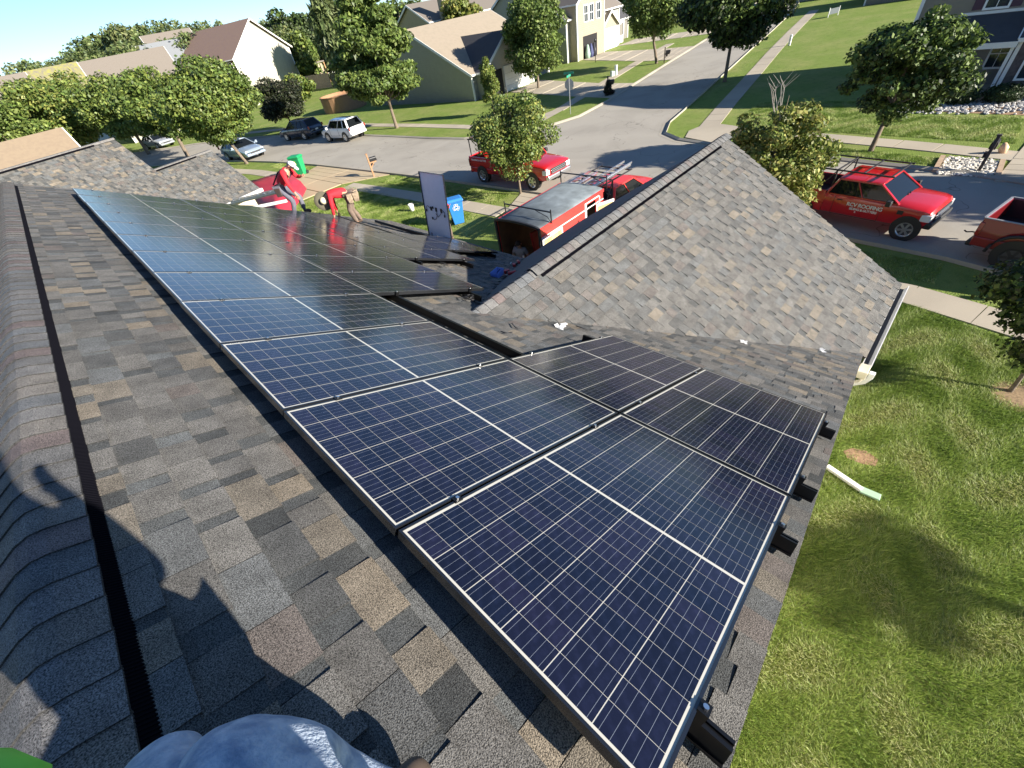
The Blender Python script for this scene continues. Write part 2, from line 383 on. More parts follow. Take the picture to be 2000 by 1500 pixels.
house = thing('brick_house', 'grey shingled house in the foreground carrying the rows of solar panels', 'house', (6.0,5.0,0))
HO = Vector((6.0,5.0,0))
def loc_(p): return tuple(Vector(p) - HO)
def shingles(O, a, b, n, s_range, length, keep=None, e=.143, w=(.12,.28), lift=1.0):
    """wedge tabs laid in courses from the eave up. O: eave corner, a: along the course, b: up the slope, n: outward"""
    out = []; k = 0; nc = int(length/e)
    for k in range(nc):
        s0, s1 = s_range(k*e); s = s0 - random.uniform(0,.2); raised = random.random() < .5; last = None
        while s < s1:
            wd = random.uniform(*w) if raised else random.uniform(.045, .12)
            a0, a1 = max(s, s0), min(s+wd, s1)
            if a1 - a0 > .01 and (keep is None or keep((a0+a1)/2, k*e)):
                hb = (.013 if raised else .006)*lift
                ov = 0.0 if raised else .004
                def P(x, y, h): return O + a*x + b*y + n*h
                y0, y1 = k*e + ov, (k+1)*e + .006
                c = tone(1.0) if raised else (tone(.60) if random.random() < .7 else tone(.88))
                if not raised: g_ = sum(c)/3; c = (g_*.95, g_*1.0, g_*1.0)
                V = [P(a0,y0,-.004),P(a1,y0,-.004),P(a1,y1,-.004),P(a0,y1,-.004),P(a0,y0,hb),P(a1,y0,hb),P(a1,y1,.001),P(a0,y1,.001)]
                out.append((V, c))
            s += wd + (.003 if raised else 0); raised = (random.random() < .35) if raised else True
    return out
EAVE = 8.08; RIDGE = -.90; U0, U1 = -.12, 13.95
def valley_x(y):                                    # valley lines of the garage gable on the main slope
    t = abs(y-3.68)/3.85; return 2.3 + t*4.9 if t < 1 else 99
def keep_main(s, t):
    y = U0 + s; v = EAVE - t; x = v*CT
    return x < valley_x(y) + .25
main_sh = shingles(roof(U0,EAVE,SURF), A_, -B_, N_, lambda t: (0, U1-U0), EAVE-RIDGE-.0, keep_main)
RZ, RY = 5.04, 3.68; EZ = 2.60; EY = -.17; FX = 9.75
gs = Vector((0, RY-EY, RZ-EZ)); GL = gs.length; gb = gs.normalized(); gn = Vector((0,-gb.z,gb.y))
gar_sh = shingles(Vector((0,EY,EZ)), Vector((1,0,0)), gb, gn, lambda t: (7.2 - 4.9*t/GL - .05, FX), GL-.0, None, lift=1.5)
gs2 = Vector((0, RY-(2*RY-EY), RZ-EZ)).normalized(); gn2 = Vector((0, -gs2.z, gs2.y))*-1
EDGE = (.03,.03,.03)
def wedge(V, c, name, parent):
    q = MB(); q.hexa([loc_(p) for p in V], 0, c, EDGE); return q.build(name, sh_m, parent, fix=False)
camp = Vector((-.087,.089,7.758))
vis = [i for i,(V,c) in enumerate(main_sh) if (V[4]-roof(0,0)).dot(B_) < -.0 or V[4].y < 0.02]
vis.sort(key=lambda i: (main_sh[i][0][4]-camp).length)
pick = set(vis[:296])
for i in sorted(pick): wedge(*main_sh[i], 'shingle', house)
q = MB()
for i,(V,c) in enumerate(main_sh):
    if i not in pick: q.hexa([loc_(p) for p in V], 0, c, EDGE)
for V, c in gar_sh: q.hexa([loc_(p) for p in V], 0, tuple(x*.70+m_*.30 for x, m_ in zip(c, (.105,.104,.102))), EDGE)
stuff(q.build('shingles', sh_m, house, fix=False))
# decks under the shingles
q = MB()
def slab(P, n, th):
    P = [Vector(p) for p in P]; q.hexa([loc_(p - Vector(n)*th) for p in P]+[loc_(p - Vector(n)*.008) for p in P])
slab([roof(U0,EAVE,SURF),roof(U1,EAVE,SURF),roof(U1,RIDGE,SURF),roof(U0,RIDGE,SURF)], N_, .10)
NB = Vector((-ST,0,CT)); rp = roof(0,RIDGE,SURF)
slab([(rp.x,U0,rp.z),(rp.x,U1,rp.z),(rp.x-8.0,U1,rp.z-4.0),(rp.x-8.0,U0,rp.z-4.0)], NB, .10)
slab([(7.2,EY,EZ),(FX,EY,EZ),(FX,RY,RZ),(2.3,RY,RZ)], gn, .10)
slab([(2.3,RY,RZ),(FX,RY,RZ),(FX,2*RY-EY,EZ),(7.2,2*RY-EY,EZ)], (0,-gn.y,gn.z), .10)
q.build('roof_deck', mat('roof_deck', (.11,.108,.105), .9, var=.3, scale=20), house)
# ridge caps: curved pieces over a raised vent
def cap(P0, d, l, r, n_up, wide, thick, c, rise, name='ridge_cap_shingle', hi=.019):
    """P0 ridge point, d along ridge, l/r unit vectors down both slopes"""
    q = MB(); m = 7; rows = []
    for (t, lift) in ((0.0, hi*.55), (1.0, .003)):
        row = []
        for i in range(m):
            s = -1 + 2*i/(m-1)
            side = r if s > 0 else l
            p = P0 + d*(t*.158) + side*(abs(s)*wide) + n_up*(rise + lift - .022*s*s*0)
            if abs(s) < .2: p = p - n_up*.012
            row.append(p)
        rows.append(row)
    for i in range(m-1):
        a, b2 = rows[0][i], rows[0][i+1]; c2, d2 = rows[1][i+1], rows[1][i]
        if (b2-a).cross(d2-a).dot(n_up) < 0: a, b2, c2, d2 = b2, a, d2, c2
        q.hexa([loc_(x - n_up*thick) for x in (a,b2,c2,d2)]+[loc_(x) for x in (a,b2,c2,d2)], 0, c, EDGE)
    o = q.build(name, sh_m, house, fix=False); return o
BL = Vector((-CT,0,-ST))
PC = [(.115,.113,.112),(.10,.099,.098),(.128,.119,.108),(.118,.096,.092),(.10,.105,.11),(.122,.12,.118)]
def cpick(): 
    j = random.uniform(.9,1.1); return tuple(x*j for x in random.choice(PC))
k = 0; u = U0
while u < U1-.1:
    cap(roof(u,RIDGE,SURF), A_, .143, BL, Vector((0,0,1)), .15, .008, cpick(), .030) if False else cap(roof(u,RIDGE,SURF), A_, BL, B_, Vector((0,0,1)), .152, .007, cpick(), .028)
    u += .143
gbn = Vector((0,-gb.y,-gb.z)); gbf = Vector((0,gb.y,-gb.z))
x = 3.55
while x < FX-.05:
    cap(Vector((x,RY,RZ)), Vector((1,0,0)), gbf, gbn, Vector((0,0,1)), .152, .007, tuple(.5*(a+b) for a, b in zip(cpick(), (.105,.104,.102))), .028 if x > 3.7 else .03)
    x += .143
x = 2.35
while x < 3.5:
    cap(Vector((x,RY,RZ)), Vector((1,0,0)), gbf, gbn, Vector((0,0,1)), .14, .006, cpick(), .004); x += .143
# ridge vents: black ribbed strip under the caps
def vent(P0, d, L, l, r):
    q = MB(); n = int(L/.0125)
    for s in (l, r):
        nn = Vector((0,0,1))
        a = P0 + s*.145; b2 = P0 + d*L + s*.145; w2_ = s*.034
        q.hexa([loc_(p) for p in (a-nn*.01, b2-nn*.01, b2+w2_-nn*.01, a+w2_-nn*.01, a+nn*.026, b2+nn*.026, b2+w2_+nn*.012, a+w2_+nn*.012)])
        if s is r:
            for i in range(n):
                c = P0 + d*(i*.0125) + s*.150
                q.hexa([loc_(p) for p in (c-nn*.006, c+d*.0045-nn*.006, c+d*.0045+s*.034-nn*.009, c+s*.034-nn*.009, c+nn*.029, c+d*.0045+nn*.029, c+d*.0045+s*.034+nn*.016, c+s*.034+nn*.016)])
    return q.build('ridge_vent', mat('vent_plastic', (.0045,.0045,.007), .9, spec=.03), house)
vent(roof(.0,RIDGE,SURF), A_, 13.4, BL, B_)
vent(Vector((3.62,RY,RZ)), Vector((1,0,0)), 5.7, gbf, gbn)
# fascia, gutter, walls
trim_m = mat('white_trim', (.74,.73,.69), .45, var=.05, scale=2)
cream_m = mat('cream_siding', (.58,.52,.40), .7, var=.06, scale=3)
q = MB()
q.hexa([loc_(p) for p in (roof(U0+.01,EAVE,SURF-.28),roof(U0+.035,EAVE,SURF-.28),roof(U0+.035,RIDGE,SURF-.28),roof(U0+.01,RIDGE,SURF-.28),
   roof(U0+.01,EAVE,SURF-.102),roof(U0+.035,EAVE,SURF-.102),roof(U0+.035,RIDGE,SURF-.102),roof(U0+.01,RIDGE,SURF-.102))])
q.build('rake_board', trim_m, house)
def gutter(x0, x1, y, z, s):
    q = MB()    # s = -1: opens away from a roof that ends at larger y
    prof = [(0,-.012),(0,-.11),(s*.075,-.11),(s*.105,-.06),(s*.125,-.035),(s*.125,-.005),(s*.112,-.005),(s*.112,-.035),(s*.07,-.10),(s*.01,-.10),(s*.01,-.012)]
    q.loft([[loc_((xx,y+a,z+b)) for a,b in prof] for xx in (x0,x1)], 0)
    o = q.build('gutter', trim_m, house, fix=True)
    w = MB(); w.box(*[v for p in zip(loc_((x0+.01,min(y,y+s*.1)+.008,z-.098)), loc_((x1-.01,max(y,y+s*.1)-.012,z-.092))) for v in p]); w.build('gutter_shade_strip', mat('gutter_shadow', (.03,.03,.035), .6), o)  # dark strip laid in the trough stands for the shade inside the gutter
    return o
gutter(7.0, FX+.02, EY-.0, EZ+.005, -1)
q = MB()   # returned end with downspout elbow and cream corner block
q.box(*[v for p in zip(loc_((6.78,EY-.12,EZ-.14)), loc_((7.02,EY+.02,EZ+.0))) for v in p]); q.build('gutter_end_block', mat('cream_trim', (.66,.60,.46), .5, var=.06), house, bevel=.01)
q = MB(); q.loft([[loc_((6.88+dx*a, EY-.02+b, zz)) for a,b in ((-1,-.04+oy),(1,-.04+oy),(1,.04+oy),(-1,.04+oy))] for dx,oy,zz in ((.045,-.15,EZ-.03),(.045,-.15,EZ-.12),(.045,-.10,EZ-.25),(.045,.13,EZ-.45),(.045,.16,EZ-.6),(.045,.16,.12))], 0)
q.build('downspout', white, house, bevel=.008)
q = MB()
q.box(*[v for p in zip(loc_((-8.4,.2,0)), loc_((6.9,13.7,2.45))) for v in p])
q.box(*[v for p in zip(loc_((6.905,.25,0)), loc_((9.35,7.1,2.5))) for v in p])
# gable wall under the near rake
q.hexa([loc_(p) for p in ((-8.4,.2,2.452),(6.9,.2,2.452),(6.9,.3,2.452),(-8.4,.3,2.452),(-.85,.2,6.3),(-.75,.2,6.3),(-.75,.3,6.3),(-.85,.3,6.3))])
q.hexa([loc_(p) for p in ((9.25,.25,2.502),(9.35,.25,2.502),(9.35,7.1,2.502),(9.25,7.1,2.502),(9.25,3.6,4.75),(9.35,3.6,4.75),(9.35,3.75,4.75),(9.25,3.75,4.75))])
q.build('wall', cream_m, house)
q = MB()
q.box(*[v for p in zip(loc_((9.355,1.2,.05)), loc_((9.40,6.1,2.2))) for v in p]); q.build('garage_door', white, house)
q = MB()   # metal drip edge at the far eave
q.hexa([loc_(p) for p in (roof(7.5,EAVE-.01,SURF-.03),roof(U1,EAVE-.01,SURF-.03),roof(U1,EAVE+.03,SURF-.03),roof(7.5,EAVE+.03,SURF-.03),roof(7.5,EAVE-.01,SURF+.003),roof(U1,EAVE-.01,SURF+.003),roof(U1,EAVE+.03,SURF+.003),roof(7.5,EAVE+.03,SURF+.003))])
q.build('drip_edge', trim_m, house)

# ---------------------------------------------------------------- solar panels
PW, PL, PP, RP = 1.041, 1.735, 1.055, 1.749
cell_m = bpy.data.materials.new('solar_cell'); cell_m.use_nodes = True
def cell_nodes(m):
    nt = m.node_tree; b = nt.nodes['Principled BSDF']; b.inputs['Roughness'].default_value = .13
    b.inputs['Specular IOR Level'].default_value = .45; b.inputs['Coat Weight'].default_value = .0
    at = nt.nodes.new('ShaderNodeAttribute'); at.attribute_name = 'tint'
    tc = nt.nodes.new('ShaderNodeTexCoord')
    n = nt.nodes.new('ShaderNodeTexNoise'); n.inputs['Scale'].default_value = 26; n.inputs['Detail'].default_value = 3; nt.links.new(tc.outputs['Object'], n.inputs['Vector'])
    mr = nt.nodes.new('ShaderNodeMapRange'); mr.inputs[1].default_value = .45; mr.inputs[2].default_value = .85; mr.inputs[3].default_value = 1; mr.inputs[4].default_value = 1.9
    nt.links.new(n.outputs[0], mr.inputs[0])
    mx = nt.nodes.new('ShaderNodeVectorMath'); mx.operation = 'SCALE'; nt.links.new(at.outputs['Color'], mx.inputs[0]); nt.links.new(mr.outputs[0], mx.inputs['Scale'])
    nt.links.new(mx.outputs[0], b.inputs['Base Color'])
    mr2 = nt.nodes.new('ShaderNodeMapRange'); mr2.inputs[3].default_value = .09; mr2.inputs[4].default_value = .2; nt.links.new(n.outputs[0], mr2.inputs[0]); nt.links.new(mr2.outputs[0], b.inputs['Roughness'])
cell_nodes(cell_m)
back_m = mat('backsheet_white', (.50,.49,.44), .12, spec=.4, var=.03)
bus_m = mat('busbar', (.24,.27,.33), .25, metal=.2)
frame_m = mat('anodised_frame', (.085,.09,.10), .26, metal=.9)
backw_m = mat('panel_rear_sheet', (.80,.82,.88), .30, var=.03)
NCX, NCY = 6, 20
def cell_rects():
    mx, my, mid = .022, .020, .014
    cw = (PW-2*mx)/NCX; ch = (PL-2*my-mid)/NCY
    for i in range(NCX):
        for j in range(NCY):
            x0 = mx + i*cw; y0 = my + j*ch + (mid if j >= NCY//2 else 0)
            yield x0+.0019, x0+cw-.0019, y0+.0009, y0+ch-.0009
NAVY = (.006,.009,.023)
def cellq(q, r, z=.0006, bus=True):
    x0,x1,y0,y1 = r; j = random.uniform(.75,1.3); c = (NAVY[0]*j*random.uniform(.9,1.5), NAVY[1]*j, NAVY[2]*j)
    q.quad([(x0,y0,z),(x1,y0,z),(x1,y1,z),(x0,y1,z)], 0, c)
    if bus:
        for k in range(5):
            xx = x0 + (x1-x0)*(k+.5)/5
            q.quad([(xx-.0005,y0,z+.0003),(xx+.0005,y0,z+.0003),(xx+.0005,y1,z+.0003),(xx-.0005,y1,z+.0003)], 1, (.4,.45,.5))
frame_q = MB(); fw = .010
for (a,b2,c,d2) in ((0,PW,0,fw),(0,PW,PL-fw,PL),(0,fw,fw,PL-fw),(PW-fw,PW,fw,PL-fw)): frame_q.box(a,b2,c,d2,-.035,.0035)
frame_me = frame_q.mesh('frame', frame_m)
bs = MB(); bs.quad([(fw,fw,0),(PW-fw,fw,0),(PW-fw,PL-fw,0),(fw,PL-fw,0)], 0); bs.quad([(fw,fw,-.005),(fw,PL-fw,-.005),(PW-fw,PL-fw,-.005),(PW-fw,fw,-.005)], 1)
back_me = bs.mesh('backsheet', [back_m, backw_m])
cq = MB()
for r in cell_rects(): cellq(cq, r)
cells_me = cq.mesh('solar_cells', [cell_m, bus_m])
cell_me = []
for t in range(5):
    c1 = MB(); r0 = next(cell_rects()); cellq(c1, (0, r0[1]-r0[0], 0, r0[3]-r0[2])); cell_me.append(c1.mesh('solar_cell', [cell_m, bus_m]))
ORD = ['first','second','third','fourth','fifth','sixth','seventh','eighth','ninth','tenth','eleventh','twelfth']
ROW = ['top row beside the ridge','second row from the ridge','third row from the ridge','lowest row near the eave']
def panel(M_, label, fine=False, group='solar panels mounted on the roof'):
    t = thing('solar_panel', label, 'solar panel', group=group); t.matrix_world = M_
    link('frame', frame_me, t); link('backsheet', back_me, t)
    if fine:
        for r in cell_rects():
            o = link('solar_cell', random.choice(cell_me), t); o.location = (r[0], r[2], 0)
    else: stuff(link('solar_cells', cells_me, t))
    return t
def roofm(u, v, h=0.0):       # local x along -Y (towards camera), local y down the slope, z outward
    p = roof(u, v, h); x = -A_; y = B_; z = x.cross(y)
    if z.dot(N_) < 0: x = A_; p = roof(u, v, h); z = x.cross(y)
    return Matrix(((x.x,y.x,z.x,p.x),(x.y,y.y,z.y,p.y),(x.z,y.z,z.z,p.z),(0,0,0,1)))
lay = {0: range(12), 1: [0,1]+list(range(4,12)), 2: range(6,12), 3: [7,8]}
for r, cols in lay.items():
    cols = list(cols)
    for i in cols:
        fine = (r == 0 and i < 3) or (r == 1 and i < 2)
        where = 'from the near end' 
        if r == 1 and i >= 4: lab = f'solar panel in the second row, {ORD[i-4]} beyond the gap with the bare rail'
        elif r == 1: lab = f'{"nearest" if i == 0 else "next to nearest"} black framed solar panel of the short block in the second row'
        elif r == 0: lab = f'black framed solar panel, {ORD[i]} from the near end of the {ROW[0]}'
        else: lab = f'solar panel, {ORD[cols.index(i)]} from the near end of the {ROW[r]}'
        jit = random.uniform(-.004,.004)
        panel(roofm((i+1)*PP-.007, r*RP+jit, random.uniform(-.002,.002)), lab, fine)
# ---------------------------------------------------------------- rails, clamps, feet
railm = mat('rail_black', (.012,.012,.013), .3, metal=.5, spec=.6)
def rail(u0, u1, v, label, clamps):
    t = thing('mounting_rail', label, 'mounting rail', tuple(roof(u0, v, 0)), group='black rails carrying the solar panels')
    o0 = roof(u0, v, 0)
    def L(u, dv, h): return tuple(roof(u, v+dv, h) - o0)
    q = MB()
    def bx(ua, ub, a, b2, h0, h1): q.hexa([L(ua,a,h0),L(ub,a,h0),L(ub,b2,h0),L(ua,b2,h0),L(ua,a,h1),L(ub,a,h1),L(ub,b2,h1),L(ua,b2,h1)])
    bx(u0,u1,-.016,.016,-.106,-.044); bx(u0,u1,-.018,-.006,-.044,-.037); bx(u0,u1,.006,.018,-.044,-.037); bx(u0,u1,-.024,.024,-.112,-.105)
    q.build('rail_beam', railm, t)
    u = u0 + .35
    while u < u1:
        f = MB(); f.hexa([L(u,.02,-.142),L(u+.05,.02,-.142),L(u+.05,.10,-.142),L(u,.10,-.142),L(u,.02,-.135),L(u+.05,.02,-.135),L(u+.05,.10,-.135),L(u,.10,-.135)])
        f.hexa([L(u,.020,-.135),L(u+.05,.020,-.135),L(u+.05,.027,-.135),L(u,.027,-.135),L(u,.020,-.05),L(u+.05,.020,-.05),L(u+.05,.027,-.05),L(u,.027,-.05)])
        f.build('mounting_foot', railm, t); u += 1.6
    for uc in clamps:
        end = uc < 0.01 or uc in clamps[:1]
        c = MB(); w = .020
        c.hexa([L(uc-.010,-w,-.036),L(uc+.010,-w,-.036),L(uc+.010,w,-.036),L(uc-.010,w,-.036),L(uc-.016,-w,.008),L(uc+.016,-w,.008),L(uc+.016,w,.008),L(uc-.016,w,.008)], 0)
        p = Vector(L(uc,0,.008)); c.tube([p, p+N_*.008], .0085, 8, 1); c.build('clamp', [railm, steel], t)
    return t
def cl(a, b): return [i*PP-.007 for i in range(a, b+1)]
rail(-.10, 12.95, .29, 'long black rail nearest the ridge, under the upper edge of the top panel row', cl(0,12))
rail(-.09, 12.95, 1.41, 'long black rail under the lower part of the top panel row', cl(0,12))
rail(-.10, 12.95, 2.04, 'long black rail of the second row, bare between the two blocks of panels', cl(0,2)+cl(4,12))
rail(-.09, 2.32, 3.24, 'short black rail at the lower edge of the two near second-row panels', cl(0,2))
rail(3.98, 12.95, 3.20, 'black rail under the lower part of the far block in the second row', cl(4,12))
rail(6.15, 12.95, 3.80, 'black rail under the upper part of the third panel row', cl(6,12))
rail(6.05, 12.95, 4.93, 'black rail under the lower part of the third panel row', cl(6,12))
rail(7.20, 12.9, 5.55, 'black rail under the upper part of the lowest panel row', cl(7,9))
rail(7.20, 12.7, 6.72, 'bare black rail near the eave beside the upright panel', cl(7,9))
# cables hanging at the edges of the panels
for i,(u,v,n_) in enumerate(((4.18,3.0,5),(6.28,4.3,5),(9.7,5.6,6),(10.9,5.7,6))):
    q = MB()
    for k in range(n_):
        a = roof(u+random.uniform(-.05,.05), v+random.uniform(-.1,.1), -.05); pts = [a + Vector((random.uniform(-.06,.06), random.uniform(-.1,.02)-.02*j, -.012*j)) for j in range(5)]
        q.tube(pts, .004, 5)
    tag(q.build('cable', blackp, None, smooth=True), ['looped black cable under the edge of the second row block','looped black cable under the edge of the third row','black cables lying on bare shingles below the third row','tangle of black leads on the roof beside the bending man'][i], 'cable', 'loose black cables on the roof')

# the panel being carried: rear side towards the ridge
up0 = roof(0,7.15,SURF+.01)
def upright_panel(y_near, x, z, tilt):
    ex = Vector((0,-1,0)); ez = Vector((math.cos(R(tilt))*-1, 0, math.sin(R(tilt))*0)); upv = Vector((math.sin(R(tilt)),0,math.cos(R(tilt))))
    z_ = ex.cross(-upv)
    M_ = Matrix(((ex.x,-upv.x,z_.x,x+upv.x*PL),(ex.y,-upv.y,z_.y,y_near+PW),(ex.z,-upv.z,z_.z,z+upv.z*PL),(0,0,0,1)))
    t = panel(M_, 'upright solar panel held on edge near the eave, white rear side with leads showing', group=None)
    del_group = t.get('group')
    q = MB()
    for xx in (.30,.52,.74): q.box(xx-.035, xx+.035, PL*.52-.05, PL*.52+.05, -.020, -.0055)
    q.build('junction_box', blackp, t)
    q = MB()
    q.tube([(.30,.92,-.02),(.24,.86,-.03),(.16,.84,-.03),(.10,.88,-.03),(.09,.95,-.03)], .007, 6)
    q.tube([(.52,.92,-.02),(.56,1.02,-.03),(.50,1.14,-.03),(.40,1.18,-.03),(.33,1.15,-.03)], .007, 6)
    q.tube([(.74,.92,-.02),(.82,.88,-.03),(.90,.93,-.03),(.88,1.0,-.03)], .007, 6)
    q.tube([(.50,1.0,-.03),(.60,1.08,-.03),(.70,1.0,-.03),(.80,.92,-.03)], .007, 6)
    for p in ((.09,.97),(.32,1.15),(.88,1.02),(.40,.86)): q.box(p[0]-.02,p[0]+.02,p[1]-.03,p[1]+.03,-.036,-.020)
    q.build('lead', blackp, t, smooth=True)
    q = MB(); q.box(.10,.17,1.58,1.67,-.0075,-.0055); q.build('rating_label', mat('grey_label', (.25,.27,.3), .6), t)
    return t
pu = roof(0, 7.12, SURF)
upright_panel(9.20, pu.x-.06, pu.z+.05, 9)

# ---------------------------------------------------------------- people
def skin_mesh(name, verts, edges, m, parent, root=0, sub=2):
    me = bpy.data.meshes.new(name); me.from_pydata([v[0] for v in verts], edges, []); o = link(name, me, parent)
    md = o.modifiers.new('skin', 'SKIN'); md.use_smooth_shade = True
    sv = me.skin_vertices[0].data
    for i, v in enumerate(verts):
        r = v[1]; sv[i].radius = (r, r) if not isinstance(r, tuple) else r
        sv[i].use_root = (i == root)
    s = o.modifiers.new('sub', 'SUBSURF'); s.levels = s.render_levels = sub
    # bake the result so that the object is one plain mesh
    bpy.context.view_layer.update()
    ev = o.evaluated_get(bpy.context.evaluated_depsgraph_get()); nm = bpy.data.meshes.new_from_object(ev)
    o.modifiers.clear(); o.data = nm; nm.name = name; nm.materials.clear(); nm.materials.append(m)
    for p in nm.polygons: p.use_smooth = True
    return o
def chain(n, start=0): return [(start+i, start+i+1) for i in range(n-1)]
skin_m = mat('skin', (.48,.27,.18), .55, var=.08, scale=10)
def hand(parent_pts, d, palm_n, s=1.0):
    """verts for a five fingered hand growing from wrist p along d"""
    p = Vector(parent_pts); d = Vector(d).normalized(); nrm = Vector(palm_n).normalized(); side = d.cross(nrm).normalized(); out = []
    palm = [(p + d*.03*s, (.022*s)), (p + d*.075*s, (.026*s))]
    fingers = []
    for k, (off, L) in enumerate(((-.030,.070),(-.010,.080),(.010,.076),(.030,.060))):
        b = p + d*.085*s + side*off*s
        fingers.append([(b, .0088*s), (b + d*L*.5*s - nrm*.010*s, .0085*s), (b + d*L*.85*s - nrm*.032*s, .0075*s)])
    b = p + d*.035*s - side*.028*s
    fingers.append([(b, .011*s), (b - side*.028*s + d*.022*s - nrm*.008*s, .010*s), (b - side*.034*s + d*.050*s - nrm*.02*s, .0085*s)])
    return palm, fingers
def person(name_label, loc, rz, J, shirt, trouser, hair=None, hat=None, extra=None, s=1.0, shirt_sleeve=1.0, scale=1.0, boots=(.10,.07,.05), folds=False):
    """J: joint dictionary in local metres: pelvis, chest, neck, head, and per side shoulder, elbow, wrist, hip, knee, ankle, toe"""
    t = thing('person', name_label, 'person', loc, rz, scale=scale)
    V = Vector; j = {k: V(v) for k, v in J.items()}
    verts = []; edges = []
    def add(p, r, par=None):
        verts.append((tuple(p), r)); i = len(verts)-1
        if par is not None: edges.append((par, i))
        return i
    pe = add(j['pelvis'], .13); wa = add(j['pelvis'].lerp(j['chest'], .5), .125, pe); ch = add(j['chest'], .145, wa); nb = add(j['chest'].lerp(j['neck'], .75), .085, ch)
    nk = add(j['neck'], .055, nb)
    hd = (j['head'] - j['neck']); h0 = add(j['neck'] + hd*.45, .070, nk); h1 = add(j['head'], .098, h0); h2 = add(j['head'] + hd.normalized()*.075, .075, h1)
    for sd in ('l','r'):
        sh = add(j['shoulder_'+sd], .062, ch); el = add(j['elbow_'+sd], .044, sh); wr = add(j['wrist_'+sd], .030, el)
        d = j['wrist_'+sd] - j['elbow_'+sd]; nrm = V((d.y, -d.x, .3)) if sd == 'l' else V((-d.y, d.x, .3))
        palm, fing = hand(j['wrist_'+sd], d, nrm); a = wr
        for p, r in palm: a = add(p, r, a)
        for f in fing:
            b = a
            for p, r in f: b = add(p, r, b)
        hp = add(j['hip_'+sd], .095, pe); kn = add(j['knee_'+sd], .062, hp); an = add(j['ankle_'+sd], .042, kn); add(j['toe_'+sd], .038, an)
    skin_mesh('body', verts, edges, skin_m, t, root=0, sub=1)
    # face
    fd = V(J.get('face', (1,0,0))).normalized(); hu = hd.normalized(); fs = fd.cross(hu).normalized(); hc = j['head']
    q = MB()
    for k in (-1,1):
        q = MB(); q.lathe([(.0,.012),(.009,.006),(.011,0),(.0,-.008)], 8, 'z', tuple(hc + fd*.088 + fs*k*.032 + hu*.005), 0); q.build('eye', mat('eye_dark', (.03,.02,.015), .3), t, smooth=True)
        q = MB(); q.tube([hc+fs*k*.092-fd*.005+hu*.02, hc+fs*k*.108+hu*.0, hc+fs*k*.094-hu*.03], [.010,.017,.008], 6); q.build('ear', skin_m, t, smooth=True)
    q = MB(); q.tube([hc+fd*.088+hu*.005, hc+fd*.118-hu*.022, hc+fd*.094-hu*.034], [.008,.013,.010], 6); q.build('nose', skin_m, t, smooth=True)
    q = MB(); q.tube([hc+fd*.090-hu*.055-fs*.022, hc+fd*.098-hu*.052, hc+fd*.090-hu*.055+fs*.022], [.004,.007,.004], 6); q.build('mouth', mat('lips', (.35,.14,.11), .5), t, smooth=True)
    # shirt: own continuous surface over torso and sleeves
    verts, edges = [], []
    pe = add(j['pelvis'].lerp(j['chest'], .08), .150); wa = add(j['pelvis'].lerp(j['chest'], .5), .148, pe); ch = add(j['chest'], .168, wa); nb = add(j['chest'].lerp(j['neck'], .7), .095, ch)
    for sd in ('l','r'):
        sh = add(j['shoulder_'+sd], .078, ch)
        if shirt_sleeve >= 1:
            el = add(j['elbow_'+sd], .056, sh); add(j['elbow_'+sd].lerp(j['wrist_'+sd], .88), .042, el)
        else: add(j['shoulder_'+sd].lerp(j['elbow_'+sd], .75), .066, sh)
    skin_mesh('shirt', verts, edges, shirt, t, sub=2)
    verts, edges = [], []
    pe = add(j['pelvis'], .152)
    for sd in ('l','r'):
        hp = add(j['hip_'+sd], .108, pe); kn = add(j['knee_'+sd], .078, hp)
        if folds and sd == 'r': add(j['knee_l'].lerp(j['knee_r'], .5), .088, kn)
        add(j['ankle_'+sd].lerp(j['knee_'+sd], .06), .062, kn)
    tr_ = skin_mesh('trousers', verts, edges, trouser, t, sub=4 if folds else 2)
    tx = bpy.data.textures.new('cloth_folds', 'CLOUDS'); tx.noise_scale = .13 if folds else .12; tx.noise_depth = 2
    dm = tr_.modifiers.new('folds', 'DISPLACE'); dm.texture = tx; dm.strength = .022 if folds else .03; dm.mid_level = .45
    bm_ = mat('work_boot', boots, .7, var=.2, scale=20)
    for sd in ('l','r'):
        a = j['ankle_'+sd]; e = j['toe_'+sd]
        skin_mesh('boot', [(tuple(a+V((0,0,.05))), .056), (tuple(a-V((0,0,.015))), .054), (tuple(a.lerp(e,.6)), .052), (tuple(e), .046)], chain(4), bm_, t, sub=2)
    if hair:
        hm = mat('hair_dark', hair, .8); q = MB()
        pts = []
        for a in range(8):
            for b in range(5):
                pts.append((a, b))
        rr = []
        for b in range(6):
            th = b/5*1.75; rr.append([tuple(hc + hu*(.012+.104*math.cos(th)) + (fd*math.cos(2*math.pi*a/12) + fs*math.sin(2*math.pi*a/12))*.104*math.sin(th) - fd*.018*(b>2)) for a in range(12)])
        q.loft(rr, 0); q.build('hair', hm, t, smooth=True)
    if hat == 'cap':
        q = MB(); rr = []
        for b in range(6):
            th = .02 + b/5*1.45; rr.append([tuple(hc + hu*(.022+.108*math.cos(th)) + (fd*math.cos(2*math.pi*a/14) + fs*math.sin(2*math.pi*a/14))*.113*math.sin(th)) for a in range(14)])
        q.loft(rr, 0); c = q.build('cap', [mat('cap_grey', (.50,.50,.50), .8)], t, smooth=True)
        q = MB(); P = [hc+hu*.035+fd*.10+fs*.075, hc+hu*.035+fd*.185+fs*.055, hc+hu*.03+fd*.20, hc+hu*.035+fd*.185-fs*.055, hc+hu*.035+fd*.10-fs*.075]
        q.loft([[tuple(p) for p in P],[tuple(p+hu*.008) for p in P]]); q.build('cap_brim', mat('cap_brim_white', (.62,.62,.60), .7), c, smooth=False)
